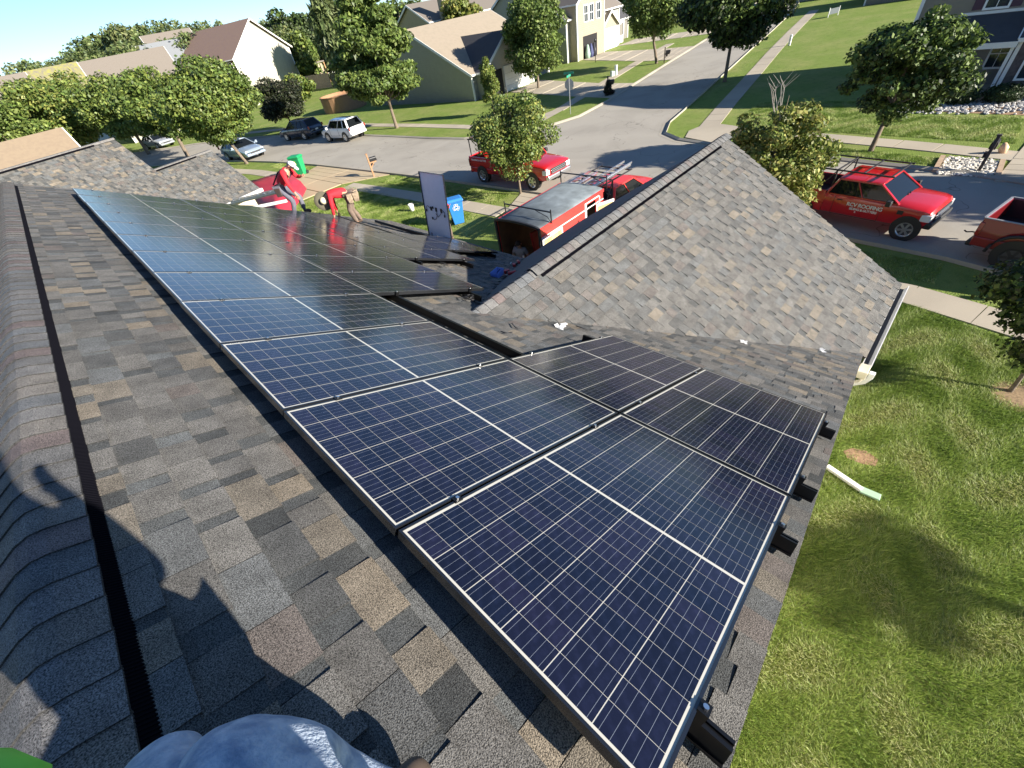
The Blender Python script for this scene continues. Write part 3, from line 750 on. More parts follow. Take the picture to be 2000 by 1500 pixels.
    if hat == 'straw':
        hu = V(J.get('hat', hu)).normalized(); fd = V((0,0,1)).cross(hu).normalized(); fs = fd.cross(hu).normalized()
        q = MB(); n = 20; prof = [(.0,.16),(.055,.158),(.082,.14),(.096,.06),(.102,.045)]
        rr = [[tuple(hc + hu*h + (fd*math.cos(2*math.pi*a/n)+fs*math.sin(2*math.pi*a/n))*max(r,.001)) for a in range(n)] for r, h in prof]
        q.loft(rr, 0); c = q.build('sun_hat', mat('straw', (.62,.55,.36), .9, var=.2, scale=40, bump=.5, bscale=120), t, smooth=True)
        rr = [[tuple(hc + hu*(h+.012*math.cos(2*(2*math.pi*a/n))) + (fd*math.cos(2*math.pi*a/n)+fs*math.sin(2*math.pi*a/n))*r) for a in range(n)] for r, h in ((.098,.05),(.16,.040),(.245,.035),(.248,.028),(.16,.030),(.098,.04))]
        q = MB(); q.loft(rr, 0, cap=False); q.build('hat_brim', mat('hat_brim_olive', (.10,.09,.06), .9), c, smooth=True)
    if extra: extra(t, j)
    return t
redshirt = mat('red_shirt', (.60,.018,.03), .85, var=.12, scale=14, bump=.3, bscale=18)
greytr = mat('grey_trousers', (.12,.12,.15), .9, var=.2, scale=12, bump=.3, bscale=20)
browntr = mat('brown_trousers', (.15,.11,.085), .9, var=.25, scale=12, bump=.3, bscale=20)
def harness(t, j):
    q = MB(); V = Vector
    back = (j['chest']-j['pelvis']).normalized()
    for k in ('l','r'):
        q.tube([j['shoulder_'+k]*.8+j['neck']*.2+V((0,0,.06)), j['chest']+V((-.17,0,.06)) , j['pelvis']+V((-.17,0,.08))], .020, 6)
        q.tube([j['shoulder_'+k]*.8+j['neck']*.2+V((0,0,.06)), j['chest']+V((.13,(j['shoulder_'+k]).y*.6,-.05)), j['pelvis']+V((.12,0,.04))], .020, 6)
    q.build('harness', mat('harness_dark', (.03,.02,.03), .7), t, smooth=True)
    q = MB(); b = j['pelvis']; q.lathe([(.160,-.03),(.172,0),(.160,.03)], 16, 'z', tuple(b+V((0,0,.03))))
    for yy in (-.17,.16): q.box(b.x-.10, b.x+.06, b.y+yy-.05, b.y+yy+.05, b.z-.20, b.z+.02)
    q.build('tool_belt', mat('belt_leather', (.06,.04,.035), .7, var=.3), t, smooth=False, bevel=.01)
def beltbag(t, j):
    q = MB(); b = j['pelvis']
    q.lathe([(.160,-.03),(.172,0),(.160,.03)], 16, 'z', tuple(b))
    for yy,xx in ((-.19,-.02),(.18,0),(-.12,-.16),(.12,-.16)):
        q.loft([[(b.x+xx+dx*w, b.y+yy+dy*w, b.z+h) for dx,dy in ((-1,-1),(1,-1),(1,1),(-1,1))] for w,h in ((.055,-.22),(.075,-.10),(.07,.02))])
    q.build('tool_pouch', mat('pouch_canvas', (.30,.23,.16), .9, var=.45, scale=18, bump=.5), t, bevel=.012)
w1 = roof(13.3, 4.75, SURF); w2 = roof(12.05, 5.75, SURF)
# looking frame: local +x is the way the person faces
person('man in red shirt, grey cap and dark harness looking down at his hands', (w1.x, w1.y, w1.z-.02), R(-48), dict(
    pelvis=(-.26,0,.84), chest=(.04,0,1.14), neck=(.19,0,1.27), head=(.32,0,1.32), face=(.62,0,-.78),
    shoulder_l=(.10,.19,1.22), elbow_l=(.22,.25,.96), wrist_l=(.42,.10,1.0), shoulder_r=(.10,-.19,1.22), elbow_r=(.14,-.26,.92), wrist_r=(.18,-.20,.66),
    hip_l=(-.24,.10,.80), knee_l=(.06,.14,.48), ankle_l=(.02,.15,.09), toe_l=(.20,.17,.045), hip_r=(-.24,-.10,.80), knee_r=(-.02,-.14,.47), ankle_r=(-.14,-.15,.16), toe_r=(.03,-.17,.11)),
    redshirt, greytr, hat='cap', extra=harness)
person('man in red shirt and wide straw hat bent double over the panel edge', (w2.x, w2.y, w2.z-.02), R(150), dict(
    hat=(-.1,.9,.30), pelvis=(-.12,0,.88), chest=(.30,0,1.00), neck=(.47,0,.94), head=(.60,0,.84), face=(.45,0,-.89),
    shoulder_l=(.36,.19,.98), elbow_l=(.42,.24,.70), wrist_l=(.48,.20,.44), shoulder_r=(.36,-.19,.98), elbow_r=(.40,-.22,.70), wrist_r=(.40,-.20,.42),
    hip_l=(-.12,.10,.82), knee_l=(.02,.13,.46), ankle_l=(-.06,.14,.09), toe_l=(.12,.15,.045), hip_r=(-.12,-.10,.82), knee_r=(-.02,-.14,.45), ankle_r=(-.16,-.15,.07), toe_r=(.02,-.17,.03)),
    redshirt, browntr, hat='straw', extra=beltbag)
hp_ = (8.97, 8.90, 2.60)
person('man steadying the upright panel from behind at the eave', tuple(roof(10.25,7.75,SURF)), R(235), dict(
    pelvis=(-.02,0,.90), chest=(.03,0,1.25), neck=(.05,0,1.44), head=(.08,0,1.56), face=(1,0,-.2),
    shoulder_l=(.03,.19,1.36), elbow_l=(.18,.26,1.12), wrist_l=(.32,.30,1.22), shoulder_r=(.03,-.19,1.36), elbow_r=(.20,-.24,1.12), wrist_r=(.33,-.26,1.0),
    hip_l=(-.02,.10,.85), knee_l=(.04,.13,.47), ankle_l=(.0,.14,.09), toe_l=(.16,.16,.045), hip_r=(-.02,-.10,.85), knee_r=(.03,-.13,.47), ankle_r=(-.06,-.14,.09), toe_r=(.10,-.16,.045)),
    redshirt, browntr, hair=(.03,.02,.015), scale=.84)
person('man in grey T-shirt at the open rear of the red trailer', ((9.35, 9.83, 1.60)[0]+.13, (9.35, 9.83, 1.60)[1]+.05, .04), R(-160), dict(
    pelvis=(0,0,.93), chest=(.06,0,1.25), neck=(.10,0,1.44), head=(.14,0,1.58), face=(.9,.3,-.25),
    shoulder_l=(.06,.19,1.38), elbow_l=(.10,.30,1.12), wrist_l=(.26,.26,.98), shoulder_r=(.06,-.19,1.38), elbow_r=(.08,-.29,1.12), wrist_r=(.24,-.24,.95),
    hip_l=(0,.10,.88), knee_l=(.03,.12,.48), ankle_l=(0,.13,.09), toe_l=(.16,.15,.045), hip_r=(0,-.10,.88), knee_r=(.03,-.12,.48), ankle_r=(-.02,-.13,.09), toe_r=(.14,-.15,.045)),
    mat('grey_tee', (.42,.42,.44), .85, var=.5, scale=3, col2=(.10,.10,.12)), greytr, hair=(.03,.02,.015), shirt_sleeve=.5)
# the photographer: a leg, a boot and the shadow show
denim = mat('washed_denim', (.25,.33,.47), .95, var=.18, scale=22, bump=.35, bscale=140, col2=(.40,.47,.57))
PH = dict(pelvis=(-.36,-.03,6.98), chest=(-.29,-.12,7.36), neck=(-.23,-.17,7.62), head=(-.20,-.18,7.80), face=(.4,.7,-.5),
    shoulder_l=(-.44,-.03,7.50), elbow_l=(-.56,.24,7.22), wrist_l=(-.36,.14,7.52), shoulder_r=(-.16,-.20,7.50), elbow_r=(-.12,-.26,7.22), wrist_r=(-.13,-.10,7.50),
    hip_l=(-.46,.08,6.95), knee_l=(-.60,.73,6.86), ankle_l=(-.62,.42,6.62), toe_l=(-.58,.56,6.60), hip_r=(-.30,-.02,6.93), knee_r=(-.47,.60,6.86), ankle_r=(-.36,.34,6.52), toe_r=(-.34,.475,6.50))
PO = Vector((-.55,.2,6.5))
PH = {k: (tuple(Vector(v)-PO) if k != 'face' else v) for k, v in PH.items()}
person('photographer at the ridge, pale jeans and tan boot in the lower left corner', tuple(PO), 0, PH,
    mat('lime_shirt', (.20,.62,.06), .8, var=.08), denim, hair=(.03,.02,.015), boots=(.42,.31,.18), folds=True)

q = MB(); c_ = Vector((-.675,.775,7.02)); 
q.tube([c_+Vector((-.12,.02,-.1)), c_+Vector((-.04,.02,.0)), c_+Vector((.005,-.03,.0)), c_+Vector((-.02,-.2,-.02))], [.03,.055,.042,.03], 14)
hem = q.build('shirt_hem', MATS['lime_shirt'], None, smooth=True); hem.location = -PO; hem.parent = [o for o in bpy.data.objects if o.get('label','').startswith('photographer')][0]
# small things on the roof
def rp_(px): return Vector(px)
n0 = N_
t = thing('cordless_drill', 'red and black cordless drill lying across the garage ridge caps', 'drill', (4.71, 5.30, 3.96), R(-35))
q = MB(); q.tube([(-.10,0,.06),(.06,0,.06)], [.034,.030], 10); q.build('motor_housing', red2, t, smooth=True, bevel=.004)
q = MB(); q.tube([(.06,0,.06),(.10,0,.06),(.13,0,.06)], [.022,.018,.008], 10); q.tube([(.13,0,.06),(.22,0,.055)], .004, 6); q.build('chuck', black, t, smooth=True)
q = MB(); q.tube([(-.06,0,.05),(-.09,.09,.04),(-.10,.12,.04)], [.020,.022,.026], 8); q.build('handle', blackp, t, smooth=True)
q = MB(); q.box(-.15,-.04,.11,.18,.0,.07); q.build('battery', red2, t, bevel=.01)
t = thing('cordless_drill', 'smaller red cordless driver beside the blue basket', 'drill', (5.87, 6.32, 3.40), R(60))
q = MB(); q.tube([(-.07,0,.05),(.06,0,.05)], [.030,.026], 10); q.build('motor_housing', red2, t, smooth=True)
q = MB(); q.tube([(-.03,0,.04),(-.04,.10,.02)], [.018,.022], 8); q.build('handle', blackp, t, smooth=True)
q = MB(); q.box(-.08,.01,.09,.15,-.01,.05); q.build('battery', red2, t, bevel=.008)
t = thing('plastic_basket', 'clear blue plastic basket on the shaded shingles', 'basket', (4.44, 5.44, 4.04), R(10))
bl = mat('blue_plastic_clear', (.38,.50,.85), .25, trans=.5)
q = MB()
W_, L_, H_ = .16, .24, .12
for (x0,y0,x1,y1) in ((-1,-1,1,-1),(1,-1,1,1),(1,1,-1,1),(-1,1,-1,-1)):
    q.hexa([(x0*L_*.42,y0*W_*.42,0),(x1*L_*.42,y1*W_*.42,0),(x1*L_*.40,y1*W_*.38,0),(x0*L_*.40,y0*W_*.38,0),(x0*L_*.5,y0*W_*.5,H_),(x1*L_*.5,y1*W_*.5,H_),(x1*L_*.48,y1*W_*.47,H_),(x0*L_*.48,y0*W_*.47,H_)])
q.build('basket_wall', bl, t); q = MB(); q.box(-L_*.4,L_*.4,-W_*.4,W_*.4,.001,.006); q.build('basket_floor', bl, t)
q = MB(); q.tube([(-.1,-.06,.02),(.05,.04,.05),(.1,.0,.09)], .006, 6); q.tube([(-.05,.05,.02),(.08,-.05,.03)], .006, 6); q.build('fastener_bits', blackp, t)
paper = mat('white_paper', (.78,.78,.76), .8)
def scrap(p, s, label, n=6):
    q = MB(); base = Vector(p)
    for k in range(n):
        c = Vector((random.uniform(-s,s), random.uniform(-s,s), .012+.015*random.random())); a = random.uniform(0,3); u = Vector((math.cos(a),math.sin(a),random.uniform(-.2,.3)))*s*.6; v = Vector((-math.sin(a),math.cos(a),random.uniform(-.2,.3)))*s*.35
        q.hexa([tuple(c-u-v-Vector((0,0,.003))),tuple(c+u-v-Vector((0,0,.003))),tuple(c+u+v-Vector((0,0,.003))),tuple(c-u+v-Vector((0,0,.003))),tuple(c-u-v),tuple(c+u-v),tuple(c+u+v),tuple(c-u+v)])
    o = q.build('paper_scrap', paper); o.location = p
    tag(o, label, 'litter')
scrap((3.08, 2.78, 4.72), .07, 'crumpled white wrapper in the valley, largest of the scraps')
scrap((3.55, 2.95, 4.48), .03, 'small white scrap standing upright above the crumpled wrapper', 3)
scrap((5.36, 1.25, 3.57), .045, 'white scrap in the middle of the valley between the roofs', 4)
scrap((6.39, 0.36, 3.06), .045, 'white scrap at the gutter end of the valley', 4)
scrap((5.96, 6.66, 3.27), .025, 'tiny white scrap on the shaded roof above the basket', 3)
for lab, pts in (('black pry tool lying beside the crumpled wrapper', [(3.28, 2.74, 4.63),(3.31, 2.56, 4.61)]),('short black cable on the shingles, nearer the panels', [(2.22, 2.95, 5.15),(2.22, 2.88, 5.16),(2.31, 2.87, 5.11)]),('short black cable on the shingles, nearer the garage roof', [(2.54, 3.11, 5.00),(2.46, 2.96, 5.04),(2.49, 2.93, 5.02)])):
    q = MB(); q.tube(pts, .006, 6); tag(q.build('cable', blackp, None, smooth=True), lab, 'cable')

# ---------------------------------------------------------------- vehicles (local +x forward, origin on the ground)
def wheel(parent, x, y, r, w, rimm, hub=None):
    s = 1 if y > 0 else -1
    q = MB(); q.lathe([(r*.60,-w/2),(r*.93,-w/2),(r,-w/2+.03),(r,w/2-.03),(r*.93,w/2),(r*.60,w/2)], 28, 'y', (x,y-s*w/2,r))
    ty = q.build('wheel', rubber, parent, smooth=True)
    q = MB(); yo = y + s*(w/2-.008); q.lathe([(r*.66,0),(r*.62,0),(r*.58,-s*.015),(r*.50,-s*.03)], 28, 'y', (x,yo,r))
    yy = yo - s*.012
    for k in range(6):
        a = R(60*k+10); c, d = math.cos(a), math.sin(a); c2, d2 = -d, c
        P = [(x+c*r*.12+c2*r*.08, yy, r+d*r*.12+d2*r*.08),(x+c*r*.12-c2*r*.08, yy, r+d*r*.12-d2*r*.08),(x+c*r*.58-c2*r*.10, yy, r+d*r*.58-d2*r*.10),(x+c*r*.58+c2*r*.10, yy, r+d*r*.58+d2*r*.10)]
        q.hexa([(p[0],p[1]-s*.012,p[2]) for p in P]+P)
    q.lathe([(.001,0),(r*.17,0),(r*.20,-s*.03)], 14, 'y', (x,yy+s*.012,r))
    q.build('rim', rimm, ty, smooth=False)
    q = MB(); q.lathe([(.001,0),(r*.58,0)], 20, 'y', (x,yo-s*.022,r)); q.build('brake_shade_disc', mat('brake_shade', (.05,.05,.055), .5), ty)  # dark disc stands for the shade behind the spokes
def body_ring(x, zb, zt, hb, hw, ht, crown=.03, n_=0):
    half = [(0,zt+crown),(ht*.55,zt+crown*.8),(ht*.9,zt+.0),(hw*.985,zt-.07),(hw,zt-.22 if zt-.22>zb+.15 else (zt+zb)/2),(hw*.99,zb+.18),(hb,zb)]
    return [(x,y,z) for y,z in half] + [(x,-y,z) for y,z in reversed(half[1:])]
def vehicle(name, label, cat, loc, rz, kind, paint, scale=1.0, rimm=None, group=None, glass=None):
    t = thing(name, label, cat, loc, rz, group=group, scale=scale); glass = glass or dglass; rimm = rimm or steel
    D = dict(
        pickup=dict(L=5.9, w=.98, zs=.55, fx=1.86, rx=-1.80, r=.40, hood=[(2.42,.62,1.02,.80,.84,.80),(2.34,.50,1.12,.86,.94,.86),(2.15,.48,1.17,.90,.98,.90),(1.35,.48,1.22,.90,.985,.93),(.95,.48,1.20,.90,.985,.95)], cab=(-1.05,1.36,.60,-.80,1.18,1.76), roofw=.80, bed=True),
        crew=dict(L=6.2, w=1.0, zs=.6, fx=2.0, rx=-2.02, r=.42, hood=[(3.05,.68,1.08,.84,.88,.84),(2.97,.55,1.20,.90,.98,.90),(2.6,.52,1.26,.92,1.0,.92),(1.55,.52,1.32,.92,1.0,.94),(1.15,.52,1.30,.92,1.0,.96)], cab=(-1.20,1.45,.80,-1.08,1.30,2.06), roofw=.76, bed=True),
        suv=dict(L=4.45, w=.91, zs=.45, fx=1.33, rx=-1.29, r=.36, hood=[(2.18,.45,.72,.70,.76,.70),(2.10,.35,.90,.80,.88,.78),(1.7,.32,.99,.84,.91,.82),(1.05,.32,1.05,.85,.91,.84),(.2,.32,1.06,.85,.91,.86),(-1.9,.34,1.08,.84,.90,.84),(-2.16,.42,1.02,.80,.87,.80),(-2.22,.50,.80,.74,.80,.74)], cab=(-2.08,1.05,.45,-1.80,1.04,1.68), roofw=.66, bed=False),
        wagon=dict(L=4.8, w=.91, zs=.42, fx=1.42, rx=-1.32, r=.34, hood=[(2.38,.45,.68,.70,.76,.68),(2.28,.33,.82,.80,.88,.76),(1.8,.30,.92,.84,.91,.80),(1.05,.30,.98,.85,.91,.84),(.1,.30,1.0,.85,.91,.85),(-2.1,.32,1.04,.84,.90,.82),(-2.34,.42,.98,.80,.86,.78),(-2.42,.50,.75,.74,.80,.72)], cab=(-2.22,1.10,.30,-1.75,.98,1.60), roofw=.64, bed=False),
        sedan=dict(L=4.6, w=.89, zs=.38, fx=1.38, rx=-1.30, r=.32, hood=[(2.28,.42,.60,.66,.72,.66),(2.18,.30,.74,.78,.86,.74),(1.7,.28,.85,.82,.89,.78),(1.0,.28,.93,.83,.89,.82),(0,.28,.95,.83,.89,.83),(-1.5,.30,.98,.82,.88,.80),(-2.1,.34,.95,.78,.85,.76),(-2.28,.44,.72,.72,.78,.70)], cab=(-1.72,1.12,.28,-1.05,.93,1.44), roofw=.60, bed=False))[kind]
    q = MB(); st = D['hood'][:]
    x0, x1, xt1, xt0, zb, zt = D['cab']
    if D['bed']:
        st += [(.2,D['hood'][-1][1],D['hood'][-1][2]+.02,.90,D['w'],.95),(x0-.02,D['hood'][-1][1],D['hood'][-1][2]+.02,.90,D['w'],.95)]
    q.loft([body_ring(*s) for s in st]); q.build('body', paint, t, smooth=True, bevel=.02)
    if D['bed']:
        zb_ = D['hood'][-1][2]+.07; xr = -D['L']/2; w = D['w']
        q = MB(); q.box(xr+.02,x0-.03,-w*.97,w*.97,D['hood'][-1][1],.80)
        for s in (-1,1): q.box(xr+.02,x0-.03,s*w*.97-(.07 if s>0 else 0),s*w*.97+(0 if s>0 else .07),.80,zb_)
        q.box(x0-.09,x0-.035,-w*.95,w*.95,.802,zb_-.01)
        q.build('bed', paint, t, bevel=.02)
        q = MB(); q.box(xr,xr+.07,-w*.93,w*.93,.62,zb_); q.build('tailgate', paint, t, bevel=.015)
        q = MB(); q.box(xr+.08,x0-.10,-w*.89,w*.89,.803,.812)
        for s in (-1,1): q.box(xr+.08,x0-.1,s*w*.895-.004,s*w*.895+.004,.81,zb_-.02)
        q.build('bed_liner', blackp, t)
    # greenhouse
    tw = D['roofw']; bw = D['w']*.94
    P = [(x0,-bw,zb),(x1,-bw,zb),(x1,bw,zb),(x0,bw,zb),(xt0,-tw,zt-.05),(xt1,-tw,zt-.05),(xt1,tw,zt-.05),(xt0,tw,zt-.05)]
    q = MB(); q.hexa(P); q.build('windows', glass, t, bevel=.03)
    def lerp(a, b, k): return tuple(a[i]+(b[i]-a[i])*k for i in range(3))
    q = MB()
    for s, (f, rr, ft, rt) in ((-1,(P[1],P[0],P[5],P[4])),(1,(P[2],P[3],P[6],P[7]))):
        q = MB()
        q.bar(f, ft, .09, .05); q.bar(rr, rt, .16 if not D['bed'] else .12, .06)
        q.bar(lerp(rr,f,.52), lerp(rt,ft,.46), .07, .035)
        if not D['bed']: q.bar(lerp(rr,f,.24), lerp(rt,ft,.24), .08, .035)
        elif kind == 'crew': q.bar(lerp(rr,f,.12), lerp(rt,ft,.12), .2, .035)
        q.bar(rt, ft, .06, .06); q.bar(rr, f, .05, .05)
        q.build('window_pillars', paint, t, bevel=.01)
    q = MB()
    q.loft([[(x,y,z) for y,z in ((-tw-.01,zt-.07),(-tw*.93,zt-.015),(-tw*.5,zt+.012),(0,zt+.02),(tw*.5,zt+.012),(tw*.93,zt-.015),(tw+.01,zt-.07))] for x in (xt0-.03,xt0+.05,(xt0+xt1)/2,xt1-.05,xt1+.03)], closed=True)
    q.build('roof', paint, t, smooth=True, bevel=.015)
    # wheels and arches
    for x in (D['fx'], D['rx']):
        for s in (-1,1):
            q = MB(); a = []
            q.lathe([(.001,0),(D['r']*1.16,0)], 24, 'y', (x,s*(D['w']+.004),D['r']+.03)); q.build('wheel_arch', blackp, t)
            wheel(t, x, s*(D['w']+.035-(.125 if D['bed'] else .105)), D['r'], .25 if D['bed'] else .21, rimm)
    xf, xr = D['hood'][0][0], (-D['L']/2 if D['bed'] else D['hood'][-1][0]); w = D['w']
    zf = D['hood'][0][2]
    lamp = mat('lamp_glass', (.75,.77,.78), .08, spec=.8, coat=1)
    for s in (-1,1):
        q = MB(); q.box(xf-.30,xf+.012,s*w*.84-.16,s*w*.84+.13,zf-.26,zf-.02) if D['bed'] else q.box(xf-.26,xf-.04,s*w*.78-.12,s*w*.78+.10,zf-.0,zf+.12)
        q.build('headlight', lamp, t, bevel=.03)
        q = MB(); q.box(xr-.012,xr+.10,s*w*.93-.07,s*w*.93+.045,.85,1.25 if D['bed'] else 1.08); q.build('taillight', mat('tail_lamp_red', (.28,.01,.01), .15, coat=1), t, bevel=.015)
        q = MB(); q.box(x1-.32,x1-.16,s*(w+.20)-.09,s*(w+.20)+.09,zb-.02,zb+.17); q.bar((x1-.22,s*w*.95,zb+.02),(x1-.22,s*(w+.16),zb+.06),.05); q.build('mirror', blackp if D['bed'] else paint, t, bevel=.03)
        q = MB()
        dx = [x1-.35, x0+ (x1-x0)*.5, x0+.12] if not D['bed'] or kind == 'crew' else [x1-.45, x0+.35]
        for xx in dx: q.box(xx-.006,xx+.006,s*(w+.0)-.006,s*(w+.0)+.006,.50,zb-.04)
        q.box(min(dx),max(dx),s*w-.005,s*w+.005,.485,.50)
        q.build('door_seam', blackp, t)
        q = MB()
        for xx in dx[1:]: q.box(xx+.10,xx+.28,s*(w+.012)-.012,s*(w+.012)+.012,zb-.16,zb-.125)
        q.build('door_handle', blackp if D['bed'] else paint, t, bevel=.006)
    q = MB(); q.box(xf-.10,xf+.035,-w*.62,w*.62,zf-.28,zf-.0) if D['bed'] else q.box(xf-.12,xf+.015,-w*.5,w*.5,zf-.14,zf-.02)
    gr = q.build('grille', blackp, t, bevel=.02)
    if D['bed']:
        q = MB()
        for k in range(3): q.box(xf+.03,xf+.05,-w*.58,w*.58,zf-.24+.08*k,zf-.215+.08*k)
        q.build('grille_bar', steel, gr, bevel=.004)
    q = MB(); q.box(xf-.12,xf+.10,-w*.94,w*.94,zf-.52 if D['bed'] else .32,zf-.30 if D['bed'] else .48); q.build('front_bumper', (steel if kind == 'crew' else blackp) if D['bed'] else paint, t, bevel=.05)
    q = MB(); q.box(xr-.10,xr+.10,-w*.92,w*.92,.45,.62); q.build('rear_bumper', blackp if D['bed'] else paint, t, bevel=.05)
    q = MB(); q.box(xr-.112 if D['bed'] else xr-.02,xr-.10 if D['bed'] else xr-.008,-.16,.16,.66 if not D['bed'] else .47,.78 if not D['bed'] else .59); q.build('number_plate', white, t)
    return t, D
def ladder(label, p0, p1, up=(0,0,1), w=.42, group=None):
    t = thing('extension_ladder', label, 'ladder', tuple(p0), group=group); a = Vector((0,0,0)); b = Vector(p1) - Vector(p0)
    d = b.normalized(); x = d.cross(Vector(up)).normalized(); z = x.cross(d).normalized()
    for s in (-1,1):
        for lay_ in (0,1):
            q = MB(); o = x*s*(w/2-.03*lay_) + z*.055*lay_ + d*.12*lay_; q.bar(a+o, b+o-d*.1, .028, .075, up=z); q.build('side_rail', steel, t)
    n = int(b.length/.30)
    for k in range(n):
        q = MB(); c = d*(.15+k*.30) + z*.03; q.bar(c - x*(w/2-.02), c + x*(w/2-.02), .034, .034, up=z); q.build('rung', steel, t)
    return t
def rack(t, x0, x1, w, z0, z1, over=None):
    q = MB()
    xs = [x0, (x0+x1)/2, x1] if over is None else [x0, over[0]]
    for s in (-1,1):
        q.bar((x0-.1,s*w,z1),((over[1] if over else x1)+.1,s*w,z1),.045)
        for xx in xs: q.bar((xx,s*w,z0),(xx,s*w*1.0,z1),.045)
        if over: q.bar((over[0],s*w,z1-.02),(over[0]-.45,s*w,z0+.05),.035)
    for xx in (xs + ([over[1], (over[0]+over[1])/2] if over else [])): q.bar((xx,-w,z1),(xx,w,z1),.045)
    return q.build('ladder_rack', blackp, t)

# red pickup at the near kerb, right of the garage
t, D = vehicle('pickup_truck', 'red extended cab pickup with black roof rack parked at the kerb right of the garage', 'pickup truck', (18.76,1.74,0), R(-101), 'pickup', red, rimm=mat('rim_silver', (.45,.46,.48), .35, metal=.9), scale=.89)
rack(t, -2.75, -1.1, .80, 1.26, 2.0, over=(-1.0,.75))
side = frame((.40,-.998,.88), (1,0,0), (0,0.05,1)) ; side2 = frame((.40,-.998,.88), (1,0,0), (0,0,1))
lw = mat('white_lettering', (.78,.76,.74), .5)
text('RCV ROOFING', .19, lw, t, frame((.38,-.994,.93), (1,0,0), (0,0,1)), spacing=.92, bold=.004)
text('SIDING & GUTTERS', .115, lw, t, frame((.38,-.994,.78), (1,0,0), (0,0,1)), spacing=.92, bold=.003)
text('R', .09, lw, t, frame((.15,-.994,.68), (1,0,0), (0,0,1)), bold=.002)
q = MB()
for s in (-1,1):
    q = MB(); q.bar((1.30,s*.1,1.245),(1.12,s*.1+.42,1.30),.02); q.build('wiper', blackp, t)
q = MB(); q.box(2.42,2.465,-.62,.62,.86,.93); q.build('grille_trim', steel, t, bevel=.01)
q = MB()
for s in (-1,1): q.box(1.42,1.60,s*.985-.012,s*.985+.012,.88,1.02)
q.build('fender_vent', blackp, t)
q = MB(); q.box(1.02,1.14,-.62,-.48,1.28,1.285); q.build('dash_paper', paper, t)
# jeep style truck at the right border
t, D = vehicle('pickup_truck', 'dark red off-road pickup with black bed and tow hook cut by the right border', 'pickup truck', (17.05,-4.25,0), R(-104), 'crew', mat('dark_red_paint', (.22,.012,.016), .3, coat=1), rimm=blackp, scale=.92)
q = MB()
for x in (D['fx'], D['rx']):
    for s in (-1,1):
        pts = [(x+.62*math.cos(R(a)), s*1.06, .46+.62*math.sin(R(a))) for a in range(0,181,20)]; q.tube(pts, .05, 6)
q.build('fender_flare', blackp, t, smooth=True)
q = MB(); q.box(-3.10,-1.26,-.99,-.93,1.37,1.395); q.box(-3.10,-1.26,.93,.99,1.37,1.395); q.box(-3.12,-3.06,-.95,.95,1.37,1.395); q.build('bed_rail_cap', mat('grey_plastic', (.25,.26,.28), .4), t)
q = MB(); q.tube([(-3.15,-.25,.62),(-3.30,-.25,.62),(-3.42,-.25,.58),(-3.50,-.25,.62)], .022, 8); q.build('tow_hook', blackp, t, smooth=True)
# crew cab truck behind the small kerb tree
t, D = vehicle('pickup_truck', 'red crew cab pickup with chrome grille parked on the street behind the kerbside tree', 'pickup truck', (18.25,18.1,0), R(-91), 'crew', red, rimm=steel)
rack(t, -2.9, -1.35, .86, 1.38, 2.25)
text('ROOFING & GUTTERS', .13, lw, t, frame((-2.15,-1.012,1.22), (1,0,0), (0,0,1)), bold=.003)
ladder('two silver extension ladders on the rack of the truck behind the kerbside tree', t.matrix_basis @ Vector((-3.0,-.35,2.30)), t.matrix_basis @ Vector((-1.2,-.35,2.34)), w=.7)
# truck in front of the trailer
t, D = vehicle('pickup_truck', 'red pickup with white logo coupled to the trailer, two ladders on its rack', 'pickup truck', (15.75,10.25,0), R(-3), 'pickup', red2, rimm=steel, scale=.92)
rack(t, -2.75, -1.1, .82, 1.26, 2.12, over=(-1.0,.35))
text('ROOFING', .26, lw, t, frame((.35,-.994,.95), (1,0,0), (0,0,1)), bold=.012)
text('RCV', .16, lw, t, frame((.35,-.994,1.08), (1,0,0), (0,0,1)), bold=.008)
text('ROOFING', .13, lw, t, frame((-2.3,-.975,1.05), (1,0,0), (0,0,1)), bold=.006)
TM = t.matrix_basis.copy()
ladder('silver extension ladder on the right side of the rack above the red cab', TM @ Vector((-3.15,-.52,2.18)), TM @ Vector((.55,-.52,2.30)))
ladder('silver extension ladder on the left side of the rack, with a black work plank', TM @ Vector((-3.25,.30,2.18)), TM @ Vector((-.7,.42,2.20)))
q = MB(); q.bar(TM @ Vector((-3.2,.70,2.18)), TM @ Vector((-.9,.80,2.20)), .30, .05); tag(q.build('work_plank', mat('plank_grey', (.20,.20,.21), .5, var=.4, scale=6)), 'dark work plank with straps lying on the truck rack beside the left ladder', 'plank')
# parked cars at the far kerb
vehicle('parked_car', 'white compact SUV parked at the far kerb with its dark rear window towards us', 'SUV', (22.45,46.3,0), R(98), 'suv', mat('car_white', (.72,.73,.74), .3, coat=1), scale=1.12)
t, D = vehicle('parked_car', 'dark navy estate car with silver roof edge parked ahead of the white SUV', 'estate car', (21.75,54.9,0), R(104), 'wagon', mat('car_navy', (.018,.028,.06), .25, coat=1), scale=1.15)
vehicle('parked_car', 'pale blue silver sedan parked under the street tree on the near side', 'sedan', (14.75,54.6,0), R(-82), 'sedan', mat('car_silver', (.34,.42,.52), .28, metal=.5, coat=1), scale=1.22)
vehicle('parked_car', 'grey car half hidden behind the leftmost street trees', 'car', (13.0,86.0,0), R(-75), 'sedan', mat('car_grey', (.28,.30,.32), .3, coat=1), scale=1.2)

